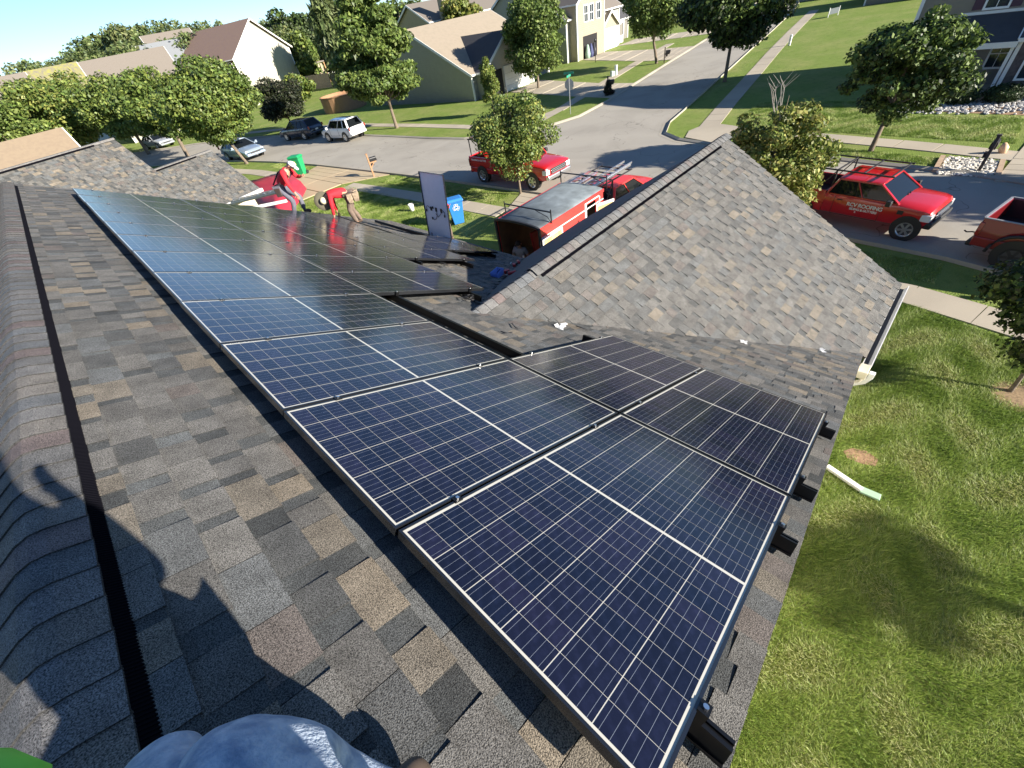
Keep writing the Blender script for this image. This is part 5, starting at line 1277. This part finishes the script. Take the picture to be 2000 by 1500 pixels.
# face towards us is the gable 'x0'; brick front is 'y1' or 'y0' depending on the turn
t, P = H('cream_house', 'two storey house with cream gable wall and brown roof above the left trees', tuple(B), (-ey_.y*1.0, ey_.x*1.0), 21, W_, 8.0, 13.0, creams, brownr, oh=.6, windows=[('y1',.9,5.0,2.2,2.3),('y1',.9,1.0,2.2,2.3),('y1',6.5,5.0,2.2,2.3),('y1',11.5,5.0,2.2,2.3)])

q = MB(); q.hexa([P(0.1,W_+.0,0),P(20.9,W_+.0,0),P(20.9,W_+.0015,0),P(0.1,W_+.0015,0),P(0.1,W_+.0,7.9),P(20.9,W_+.0,7.9),P(20.9,W_+.0015,7.9),P(0.1,W_+.0015,7.9)]); q.build('brick_facing', brick, t)
# grey house with tan roof and garage gable
t, P = H('grey_house', 'grey sided single storey house with tan roof, shade-darkened porch slope and white garage', (37.4,42.2,0), (.996,.086), 15, 17.6, 2.5, 7.0, greys, tanr, oh=.35)
H('', '', (46.2,40.9,0), (0,1), 8.5, 8.0, 2.6, 5.35, greyl, darkr, parent=t, windows=[('x0',1.1,0,3.7,2.3,'garage')])  # dark roof colour here stands for the shade on the garage slope
q = MB(); b_ = t.location
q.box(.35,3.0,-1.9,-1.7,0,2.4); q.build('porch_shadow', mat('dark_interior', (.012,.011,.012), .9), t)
H('grey_brown_roofed_house', 'house with weathered brown roof and tall beige chimney at the upper border', (57.0,72.0,0), (.99,-.14), 30, 12, 7.2, 9.7, beiges, greyr, oh=.5)
q = MB(); q.box(-.8,.8,-.6,.6,0,11.2); c_ = q.build('chimney', beiges); c_.location = (59.6,70.6,0); tag(c_, 'tall beige sided chimney rising above the weathered brown roof', 'chimney')
t, P = H('gabled_house', 'tall house with pale grey gable wall behind the rounded green tree', (58.0,44.6,0), (1,0), 13, 17.5, 4.7, 9.6, greyl, greyr, oh=.4)
H('', '', (65.2,43.4,0), (0,1), 5, 6.4, 6.1, 8.2, beiges, greyr, parent=t, windows=[('x0',.9,4.0,.85,1.6,'shutters',greys),('x0',2.6,4.0,.85,1.6,'window'),('x0',3.9,4.0,.85,1.6,'window'),('x0',1.7,0,3.4,2.5,'opening')])
t2, P = H('dark_roofed_house', 'low house with dark roof, white garage door and screened porch', (66.2,48.0,0), (1,0), 13, 10, 2.8, 6.4, taupes, darkr)
H('', '', (70.0,44.2,0), (0,1), 6, 4.1, 2.8, 4.3, beiges, tanr, parent=t2, windows=[('x0',.35,0,3.4,2.3,'garage')])
q = MB(); q.box(4.3,8.3,-2.2,-2.0,2.4,2.8); q.box(4.3,4.45,-2.2,-2.05,0,2.4); q.box(8.15,8.3,-2.2,-2.05,0,2.4); q.box(6.2,6.35,-2.2,-2.05,.9,2.4); q.box(4.3,8.3,-2.2,-2.1,.0,.9); q.build('porch_frame', trim_m, t2)
# things in the open garage
for k, (dx, c) in enumerate(((0,(.30,.42,.34)),(.8,(.05,.06,.14)),(1.5,(.02,.02,.03)))):
    q = MB(); q.lathe([(.001,0),(.3,.0),(.38,.5),(.25,1.1),(.15,1.5),(.001,1.6)], 12); o = q.build('garage_bundle', mat('bundle_%d' % k, c, .8, var=.3), smooth=True); o.location = (60.6+dx,43.0,0)
    tag(o, ['pale green wrapped bundle left in the open garage mouth','navy bundle in the middle of the open garage mouth','black bundle at the right of the open garage mouth'][k], 'bundle')
q = MB(); q.tube([(0,0,0),(0,0,2.1)], .045, 8); q.lathe([(.001,2.1),(.13,2.12),(.12,2.35),(.001,2.5)], 8); o = q.build('lamp_post', black, smooth=True); o.location = (56.91, 39.19, 0.00); tag(o, 'black garden lamp post on the lawn before the open garage', 'lamp post')
# right house with porch
t, P = H('shaded_house', 'two storey taupe house with white trimmed porch in shade at the right border', (38.6,4.6,0), (0,-1), 17, 9, 5.6, 8.6, taupes, darkr, windows=[('y0',2.75,3.5,.85,1.55,'shutters',mat('plum_shutter', (.07,.03,.05), .6)),('y0',8,3.5,.9,1.55,'shutters',MATS.get('plum_shutter') or mat('plum_shutter', (.07,.03,.05), .6)),('y0',3.9,.9,.7,1.2)])
H('', '', (36.95,-.25,0), (0,-1), 6.0, 3.4, 2.35, 3.5, mat('dark_brick', (.10,.085,.085), .9, var=.35, scale=7), darkr, parent=t, oh=.15, windows=[('y0',.55,.65,1.5,1.3)])
q = MB(); q.hexa([(-1.9,-4.75,2.2),(.02,-4.75,3.15),(.02,-2.0,3.15),(-1.9,-2.0,2.2),(-1.9,-4.75,2.28),(.02,-4.75,3.23),(.02,-2.0,3.23),(-1.9,-2.0,2.28)]); q.build('porch_roof', darkr, t)
q = MB(); q.box(-1.95,-1.8,-4.75,-2.0,2.02,2.26); q.build('porch_beam', trim_m, t)
for yy in (-4.72,-2.2):
    q = MB(); q.box(-1.72,-1.58,yy,yy+.14,.0,2.02); q.build('porch_column', trim_m, t)
q = MB(); q.box(-.02,.0,-4.75,-1.9,3.24,3.36); q.build('band_board', trim_m, t)
q = MB(); q.box(-1.8,0,-4.7,-2.0,0,.12); q.build('porch_floor', walk_m, t)
H('shaded_house', 'grey house at the upper right border beyond the long lawn', (84.0,16.0,0), (.2,-1), 14, 9, 3.0, 6.5, taupes, darkr)
H('outside_house', 'house outside the view at the right whose shadow falls on the lawn and street', (39.5,-16.5,0), (0,-1), 13, 9, 5.6, 8.8, taupes, darkr)
H('shaded_house', 'pale house in deep shade behind the lawn at the upper border', (100,30,0), (.1,-1), 15, 9, 3.0, 6.8, greyl, greyr)
# houses beyond the left trees
H('weathered_roof_house', 'house with long weathered grey roof between the left maples', (12.6,102.5,0), (.99,-.13), 12, 10, 6.0, 11.1, creams, greyr)
H('mossy_roof_house', 'small house with mossy roof and white gable behind the left maple', (7.0,124.0,0), (.97,-.1), 7.5, 9, 7.8, 11.9, white, mossr)
H('weathered_roof_house', 'grey roofed house at the left border below the wood', (-3.5,99.0,0), (1,0), 9, 9, 6.0, 11.0, greyl, greyr)
H('pale_gable_house', 'house with pale grey hip and small gable above the round maple', (25.5,124.0,0), (.95,-.2), 8, 12, 7.6, 12.6, greyl, roof_mat('blue_grey_shingles', (.22,.235,.25), (.17,.18,.19)))
H('pale_gable_house', 'house with white dormer gable behind the brown roof', (31.0,139.0,0), (.95,-.1), 10, 11, 9.5, 14.6, white, greyr)
H('white_house', 'small white house with taupe roof between the cream gable and the willow', (70.0,150.0,0), (.9,-.42), 9, 9, 5.2, 9.2, white, greyr, windows=[('y0',1.5,3.2,1.0,1.2),('y0',5.5,3.2,1.0,1.2)])

# ---------------------------------------------------------------- fences, pool, pergola
wood = mat('weathered_wood', (.34,.28,.20), .9, var=.3, scale=4)
def fence(label, a, b, h, n):
    t = thing('wooden_fence', label, 'fence', (a[0],a[1],0)); d = Vector((b[0]-a[0],b[1]-a[1],0)); L = d.length; d.normalize(); nn = Vector((-d.y,d.x,0))
    for k in range(n):
        q = MB(); s = L*k/n; w = L/n*.86; z = h + random.uniform(-.03,.03); P = [d*s, d*(s+w), d*(s+w)+nn*.04, d*s+nn*.04]
        q.hexa([tuple(p) for p in P]+[tuple(p+Vector((0,0,z))) for p in P]); q.build('board', wood, t)
    q = MB(); 
    for z in (.4,h-.35): q.bar(tuple(nn*.07+Vector((0,0,z))), tuple(d*L+nn*.07+Vector((0,0,z))), .05, .1)
    q.build('fence_rail', wood, t); return t
fence('grey board fence running back from the cream house, darker stretch', (50.5,113.5), (52.0,104.0), 2.5, 22)
fence('pale board fence joining the darker stretch near the oak', (52.2,103.6), (60.5,103.0), 2.5, 20)
t = thing('pergola', 'wooden garden shelter with lattice panels between cream house and fence', 'pergola', (53.2,118,0))
q = MB(); q.box(-.2,6.0,-.2,5,4.0,4.25); q.build('roof', greyr, t)
for x in (0,5.8):
    for y in (0,4.8):
        q = MB(); q.box(x,x+.2,y,y+.2,0,4.0); q.build('post', mat('cedar', (.38,.22,.11), .8, var=.2), t)
for k in range(7):
    q = MB(); q.box(.3+k*.75,.8+k*.75,-.02,.03,.2,3.8); q.build('lattice_panel', wood, t)
q = MB(); q.lathe([(3.05,0),(3.05,1.75),(3.12,1.78),(3.12,1.86),(2.9,1.86),(2.9,1.5),(.001,1.5)], 30); 
pool = thing('garden_pool', 'round tan walled above ground pool left of the oak', 'pool', (34.3,67.0,0)); q.build('pool_wall', mat('pool_tan', (.30,.17,.09), .8, var=.08), pool, smooth=False)
q = MB(); q.tube([(2.6,-1.2,1.4),(2.6,-1.2,2.3),(3.1,-1.6,2.2),(3.1,-1.6,1.0)], .05, 6); q.tube([(2.9,-.7,1.4),(2.9,-.7,2.3),(3.4,-1.1,2.2)], .05, 6); q.build('pool_ladder', mat('cedar', (.38,.22,.11), .8), pool)

# ---------------------------------------------------------------- street furniture
def mailbox(label, p, h=1.15, post=(.30,.16,.08), rot=0, arm=True, boxcol=black, num=False):
    t = thing('mailbox', label, 'mailbox', p, rot); pm = mat('post_%.2f' % post[0], post, .8, var=.2, scale=5)
    q = MB(); q.box(-.05,.05,-.05,.05,0,h+.33); q.box(-.07,.07,-.07,.07,h+.33,h+.37); q.build('post', pm, t)
    if arm:
        q = MB(); q.box(-.06,.52,-.045,.045,h-.28,h-.18); q.bar((.0,0,h-.6),(.34,0,h-.26),.06); q.build('arm', pm, t)
    q = MB(); r = .10; q.loft([[(x, y, z) for y, z in [(-r,h-.17),(r,h-.17),(r,h+.0)]+[(r*math.cos(R(a)),h+r*math.sin(R(a))) for a in range(30,180,30)]+[(-r,h)]] for x in (.08,.58)]); q.build('box', boxcol, t, smooth=False)
    q = MB(); q.box(.1,.32,.05,.14,h-.46,h-.30); q.build('newspaper_tube', boxcol, t)
    return t
mailbox('black mailbox on a brown cross post at the end of the tan driveway', (15.58, 30.15, 0.00), rot=R(-15), post=(.34,.19,.10))
mailbox('dark mailbox on a slim post standing in the white stone bed', (24.55, -0.92, -0.00), .95, post=(.05,.045,.04), rot=R(-5), arm=False)
mailbox('dark mailbox under the broad bright tree of the side street', (53.02, 27.43, 0.00), 1.0, post=(.06,.045,.035), rot=R(-60))
t = mailbox('black mailbox overgrown by a dark vine at the corner of the side street', (38.46, 25.23, 0.00), 1.1, post=(.05,.035,.03), rot=R(-70))
bl = [(0,0,.45,.38,.38,.5),(.05,0,.95,.25,.25,.25),(.1,.3,.2,.5,.4,.2)]
V,F,T = leaves(bl, 1800, .12, [(.03,.02,.015),(.05,.03,.02),(.03,.045,.015)]); link('vine', np_mesh('vine', V,F,LEAF,T), t)
# stop sign seen from behind, with street name blades
t = thing('stop_sign', 'stop sign seen from its bare grey back with two green street name blades on top', 'street sign', (32.30, 24.88, 0.00), R(15))
q = MB(); q.box(-.025,.025,-.025,.025,0,2.75); q.build('post', mat('galvanised', (.42,.43,.43), .5, metal=.4), t)
def octa(r): return [(r*math.cos(R(22.5+45*k)), r*math.sin(R(22.5+45*k))) for k in range(8)]
q = MB(); q.loft([[(x,a,2.05+b) for a,b in octa(.41)] for x in (.03,.036)]); q.build('sign_plate', mat('sign_back', (.36,.37,.37), .5, metal=.3), t)
q = MB(); q.loft([[(x,a,2.05+b) for a,b in octa(.40)] for x in (.0365,.040)]); q.build('sign_face', mat('stop_red', (.5,.02,.02), .4), t)
text('STOP', .27, lw, t, frame((.0405,0,2.05),(0,1,0),(0,0,1)), bold=.008)
grn = mat('sign_green', (.02,.26,.16), .4)
q = MB(); q.box(-.42,.42,-.008,.008,2.55,2.70); q.build('name_blade', grn, t)
q = MB(); q.box(-.008,.008,-.42,.42,2.74,2.89); q.build('name_blade', grn, t)
# wheelie bins
def bin_(label, p, rot, m, lid=None, mark=None, s=1.0):
    t = thing('wheelie_bin', label, 'wheelie bin', p, rot, scale=s)
    q = MB(); q.loft([[(dx*w,dy*l,z) for dx,dy in ((-1,-1),(1,-1),(1,1),(-1,1))] for w,l,z in ((.20,.22,.06),(.23,.27,.5),(.27,.33,.98),(.30,.36,1.0),(.30,.36,1.03))]); q.build('body', m, t, bevel=.02)
    q = MB(); q.loft([[(dx*w+o,dy*l,z) for dx,dy in ((-1,-1),(1,-1),(1,1),(-1,1))] for w,l,z,o in ((.31,.38,1.035,0),(.31,.38,1.07,0),(.24,.30,1.14,-.02))]); q.build('lid', lid or m, t, bevel=.02)
    for sg in (-1,1):
        q = MB(); q.lathe([(.001,-.03),(.12,-.03),(.12,.03),(.001,.03)], 14, 'y', (.22,sg*.25,.12)); q.build('wheel', rubber, t)
    q = MB(); q.tube([(.30,-.28,1.0),(.38,-.28,1.03),(.38,.28,1.03),(.30,.28,1.0)], .018, 6); q.build('handle', m, t)
    if mark: mark(t)
    return t
bluem = mat('bin_blue', (.03,.19,.52), .4, var=.06); greenm = mat('bin_green', (.015,.27,.10), .4, var=.06)
def mk_blue(t):
    q = MB(); q.box(-.325,-.31,-.09,.09,.70,.72); q.box(-.31,-.30,-.09,-.06,.72,.88)
    text('\u267B', .30, lw, t, frame((-.268,.0,.78),(0,-1,0),(-.12,0,1)))
    for sg in ():
        pass
    q = MB(); P = [(-.272,.07*math.cos(R(a)),.80+.07*math.sin(R(a))) for a in range(0,360,60)]
    for k in (0,2,4): q.bar(P[k], P[k+1], .02, .035, up=(1,0,0))
    q.build('recycling_mark', lw, t)
def mk_green(t): text('S', .30, mat('yellow_print', (.62,.55,.06), .5), t, frame((-.262,.0,.75),(0,-1,0),(-.12,0,1)), bold=.01)
bin_('blue recycling bin with white mark standing on the lawn behind the upright panel', (12.3,16.9,0), R(60), bluem, mark=mk_blue, s=1.12)
bin_('green wheelie bin with yellow mark by the kerb beyond the tan driveway', (13.73, 38.33, 0.00), R(35), greenm, mark=mk_green, s=1.3)
t = thing('pedestal', 'white utility pedestal, tall one on the lawn of the side street', 'utility box', (47.67, 30.21, 0.00)); q = MB(); q.box(-.12,.12,-.12,.12,0,.85); q.build('cabinet', white, t, bevel=.02); q = MB(); q.box(-.13,.13,-.13,.13,.85,.9); q.build('cap', white, t)
t = thing('pedestal', 'pair of short green grey utility boxes beside the tall white pedestal', 'utility box', (47.20, 30.30, 0.00)); q = MB(); q.box(-.35,-.05,-.12,.12,0,.5); q.box(.02,.25,-.12,.12,0,.42); q.build('cabinet', mat('box_green', (.35,.45,.38), .5), t, bevel=.02)
t = thing('pedestal', 'slim white marker post standing beside the right pavement', 'marker post', (57.84, 16.43, 0.00)); q = MB(); q.box(-.1,.1,-.1,.1,0,.85); q.build('cabinet', white, t, bevel=.02)
t = thing('yard_sign', 'small dark board sign on legs at the top of the long lawn', 'sign', (76.8,17.6,0), R(60)); q = MB(); q.box(-.03,.03,-.7,.7,.25,.8); q.build('board', mat('sign_dark', (.06,.08,.09), .5), t); 
for yy in (-.74,.7):
    q = MB(); q.box(-.04,.04,yy,yy+.04,0,.9); q.build('leg', white, t)
t = thing('yard_marker', 'white bucket standing on the lawn left of the upright panel', 'bucket', (12.41, 21.10, 0.00)); q = MB(); q.lathe([(.001,0),(.12,0),(.15,.38),(.14,.38),(.11,.02)], 16); q.build('bucket_wall', white, t, smooth=True)
t = thing('gutter_piece', 'white downspout offcut with pale green end lying on the lawn near the rake', 'downspout', (6.93, -0.50, -0.00)); e = Vector((6.73, -1.12, 0.00)) - Vector((6.93, -0.50, -0.00)); f = Vector((6.74, -1.41, 0.00)) - Vector((6.93, -0.50, -0.00))
q = MB(); q.bar((0,0,.06), tuple(e+Vector((0,0,.06))), .10, .07); q.build('white_pipe', white, t, bevel=.01)
q = MB(); q.bar(tuple(e*.98+Vector((0,0,.05))), tuple(f+Vector((0,0,.05))), .15, .05); q.build('green_extension', mat('pale_green_vinyl', (.36,.52,.38), .5), t, bevel=.01)
t = thing('lawn_flag', 'small orange and white bag on the grass by the right mailbox', 'bag', (26.93, -1.41, 0.00)); q = MB(); q.tube([(0,0,0),(.02,.06,.2),(-.03,.1,.38)], [.10,.16,.07], 8); q.build('bag_body', mat('bag_cream', (.66,.42,.26), .7, var=.2), t, smooth=True)
# stone bed at the right mailbox: timbers and white stones
t = thing('stone_bed', 'rectangle of white stones framed by timbers around the right mailbox', 'stone bed', (24.9,-.6,0))
tim = mat('bed_timber', (.42,.30,.20), .85, var=.2)
q = MB(); q.bar((1.15,.95,.05),(-.75,.95,.05),.16,.10); q.build('timber', tim, t); q = MB(); q.bar((1.0,-.88,.05),(-1.0,-.88,.05),.16,.10); q.build('timber', tim, t)
st = mat('white_stone', (.62,.58,.50), .85, var=.35, scale=9); q = MB(); q2 = []
def stone(q, x, y, z, r):
    rr = []; sx, sy, sz = r*random.uniform(.7,1.3), r*random.uniform(.7,1.3), r*random.uniform(.45,.8); a0 = random.uniform(0,6)
    for k, (h, w) in enumerate(((-.8,.5),(0,1),(.8,.55))):
        rr.append([(x+sx*w*math.cos(a0+1.047*j), y+sy*w*math.sin(a0+1.047*j), z+sz*h) for j in range(6)])
    q.loft(rr)
n_ = 0
for k in range(900):
    x, y = random.uniform(-.95,1.1), random.uniform(-.78,.84)
    if n_ < 150 and random.random() < .2:
        s_ = MB(); stone(s_, x, y, .05, random.uniform(.05,.09)); s_.build('stone', st, t, fix=False); n_ += 1
    else: stone(q, x, y, .03, random.uniform(.03,.06))
stuff(q.build('stones', st, t, fix=False))
q = MB()
for k in range(700):
    a = random.random(); stone(q, 33.0+2.2*a+random.uniform(-.4,.4), 3.2-5.2*random.random()*1.0, .03, random.uniform(.05,.10))
stuff(tag(q.build('bed_stones', mat('grey_stone', (.42,.41,.39), .85, var=.3), fix=False), 'band of pale stones before the shaded porch house', 'stones'))
for lab, x, y, sx, sy in (('clipped round boxwood left of the porch column', 34.9,.95,.75,.8),('clipped round boxwood right of the porch column', 35.2,-.65,.8,.85)):
    t = thing('boxwood', lab, 'shrub', (x,y,0)); V,F,T = leaves([(0,0,.38,sx,sy,.42)], 3500, .09, DARK[:2], flat=1.0); link('foliage', np_mesh('foliage', V,F,LEAF,T), t); q = MB(); q.tube([(0,0,0),(0,0,.4)], .04, 6); q.build('stem', barkd, t)
# red tarp and white ladder by the neighbour's driveway
t = thing('red_tarp', 'big red tarp spread over goods on the neighbouring driveway', 'tarp', (0,0,0)); q = MB()
c = [Vector((9.60, 39.06, 0.90)), Vector((12.36, 36.89, 0.90)), Vector((11.43, 32.59, 0.90)), Vector((7.67, 27.58, 0.90)), Vector((7.99, 32.42, 0.90))]
cc = sum(c, Vector())/5; t.location = (cc.x, cc.y, 0); ring = []
n = 20; top = []; mid = []; low = []
for k in range(n):
    a = k/n*5; i = int(a); p = c[i].lerp(c[(i+1)%5], a-i) - Vector((cc.x,cc.y,0)); w = random.uniform(-.05,.05)
    top.append((p.x*.5,p.y*.5,1.0+w)); mid.append((p.x*.93,p.y*.93,.86+w)); low.append((p.x*1.02,p.y*1.02,.25+abs(w)*3))
q.loft([low, mid, top, [(0,0,1.06)]*n], cap=False); q.build('tarp_sheet', mat('tarp_red', (.42,.03,.05), .5, var=.12, scale=1.5, bump=.5, bscale=2), t, smooth=True)
a_ = Vector((4.92, 24.95, 2.70)); b_ = Vector((7.19, 23.49, 2.70))
ladder('white aluminium ladder lying at gutter height beside the front dark gable', a_, b_, w=.45)
q = MB(); q.bar((0,0,0), tuple(Vector((6.94, 23.22, 2.30))-Vector((4.90, 24.98, 2.30))), .10, .12); o = q.build('fascia_length', trim_m); o.location = (4.90, 24.98, 2.30); tag(o, 'loose white length of fascia running below the white ladder', 'fascia board')

# ---------------------------------------------------------------- grass blades
def blades(name, label, n, sampler, h, w, pal):
    XY = sampler(n); n = len(XY); a = rng.uniform(0, 2*np.pi, n); hh = h*rng.uniform(.5,1.3,n); ln = rng.normal(0,.55,(n,2))*hh[:,None]
    clump = np.sin(XY[:,0]*3.1+np.cos(XY[:,1]*2.3)*2)*np.cos(XY[:,1]*2.7+XY[:,0]) ; ln += np.stack([np.cos(clump*3), np.sin(clump*3)],1)*hh[:,None]*.5
    d = np.stack([np.cos(a), np.sin(a)],1)*w*.5
    z0 = np.full(n, .0)
    V = np.stack([np.column_stack([XY-d, z0]), np.column_stack([XY+d, z0]), np.column_stack([XY+ln, hh])], 1).reshape(-1,3)
    F = np.arange(n*3).reshape(n,3); P = np.array(pal)
    k = np.clip(((clump+1)/2*len(P)*.6 + rng.uniform(0,len(P)*.5,n)).astype(int), 0, len(P)-1); tint = P[k]*rng.uniform(.7,1.3,(n,1))
    o = link(name, np_mesh(name, V, F, GM, tint)); return stuff(tag(o, label, 'grass'))
GM = mat('grass_blade', (0,0,0), .55, attr='tint', trans=.3, spec=.4)
GP = [(.12,.20,.034),(.165,.255,.045),(.22,.31,.06),(.27,.35,.08),(.34,.39,.13),(.44,.45,.20)]
def s_near(n):
    P = np.column_stack([rng.uniform(1.0,13.7,n), -.12 - rng.uniform(0,1,n)**1.15*7.0]); 
    m = (P[:,0] < 13.9+P[:,1]*.30) & ~(((P[:,0]-7.6)/.40)**2+((P[:,1]+.95)/.45)**2 < rng.uniform(0,1.3,n)) & ~(((P[:,0]-11.0)/.45)**2+((P[:,1]+3.0)/.45)**2 < rng.uniform(.3,1.2,n)); return P[m]
blades('lawn_grass', 'long sunlit grass of the near lawn beside the roof edge', 340000, s_near, .065, .011, GP)
def s_poly(regions):
    def f(n):
        out = []
        A = [abs((x1-x0)*(y1-y0)) for x0,x1,y0,y1 in regions]; T_ = sum(A)
        for (x0,x1,y0,y1), a in zip(regions, A):
            k = int(n*a/T_); out.append(np.column_stack([rng.uniform(x0,x1,k), rng.uniform(y0,y1,k)]))
        return np.concatenate(out)
    return f
blades('verge_grass', 'grass of the verges and lawns around the driveways', 120000, s_poly([(15.1,16.4,-1.0,7.5),(7.6,13.5,16.6,30.9),(14.9,16.3,16.9,28.5),(13.9,15.2,39.5,46)]), .06, .020, GP)
def s_right(n):
    P = np.column_stack([rng.uniform(24.6,35.5,n), rng.uniform(-1.7,11,n)]); x, y = P[:,0], P[:,1]
    m = ((x > 25.9+.45*np.clip((y+2)/3.5,0,9)*.9) | (x < 25.6+.22*(y+1.5))) & (x > 24.9+.20*y) & ((x < 24.8+.22*y+1.0) | (x > 28.5+.13*y)) & ~((x<26.2)&(y<.5)) & ((y < 9.2) | (x > 31.5)) & ((x < 32.4) | (y > 4.6)); return P[m]
blades('lawn_grass', 'grass of the lawn behind the right pavement', 170000, s_right, .07, .022, GP)
sheet('bare_patch', [(7.40,-.75),(7.55,-.65),(7.72,-.75),(7.8,-.98),(7.7,-1.2),(7.5,-1.2),(7.42,-1.0)], .005, dirt_m)
sheet('mulch_ring', [(11.0+.55*math.cos(R(a)), -3.0+.5*math.sin(R(a))) for a in range(0,360,30)], .006, mat('mulch', (.26,.18,.10), .95, var=.4, scale=20))
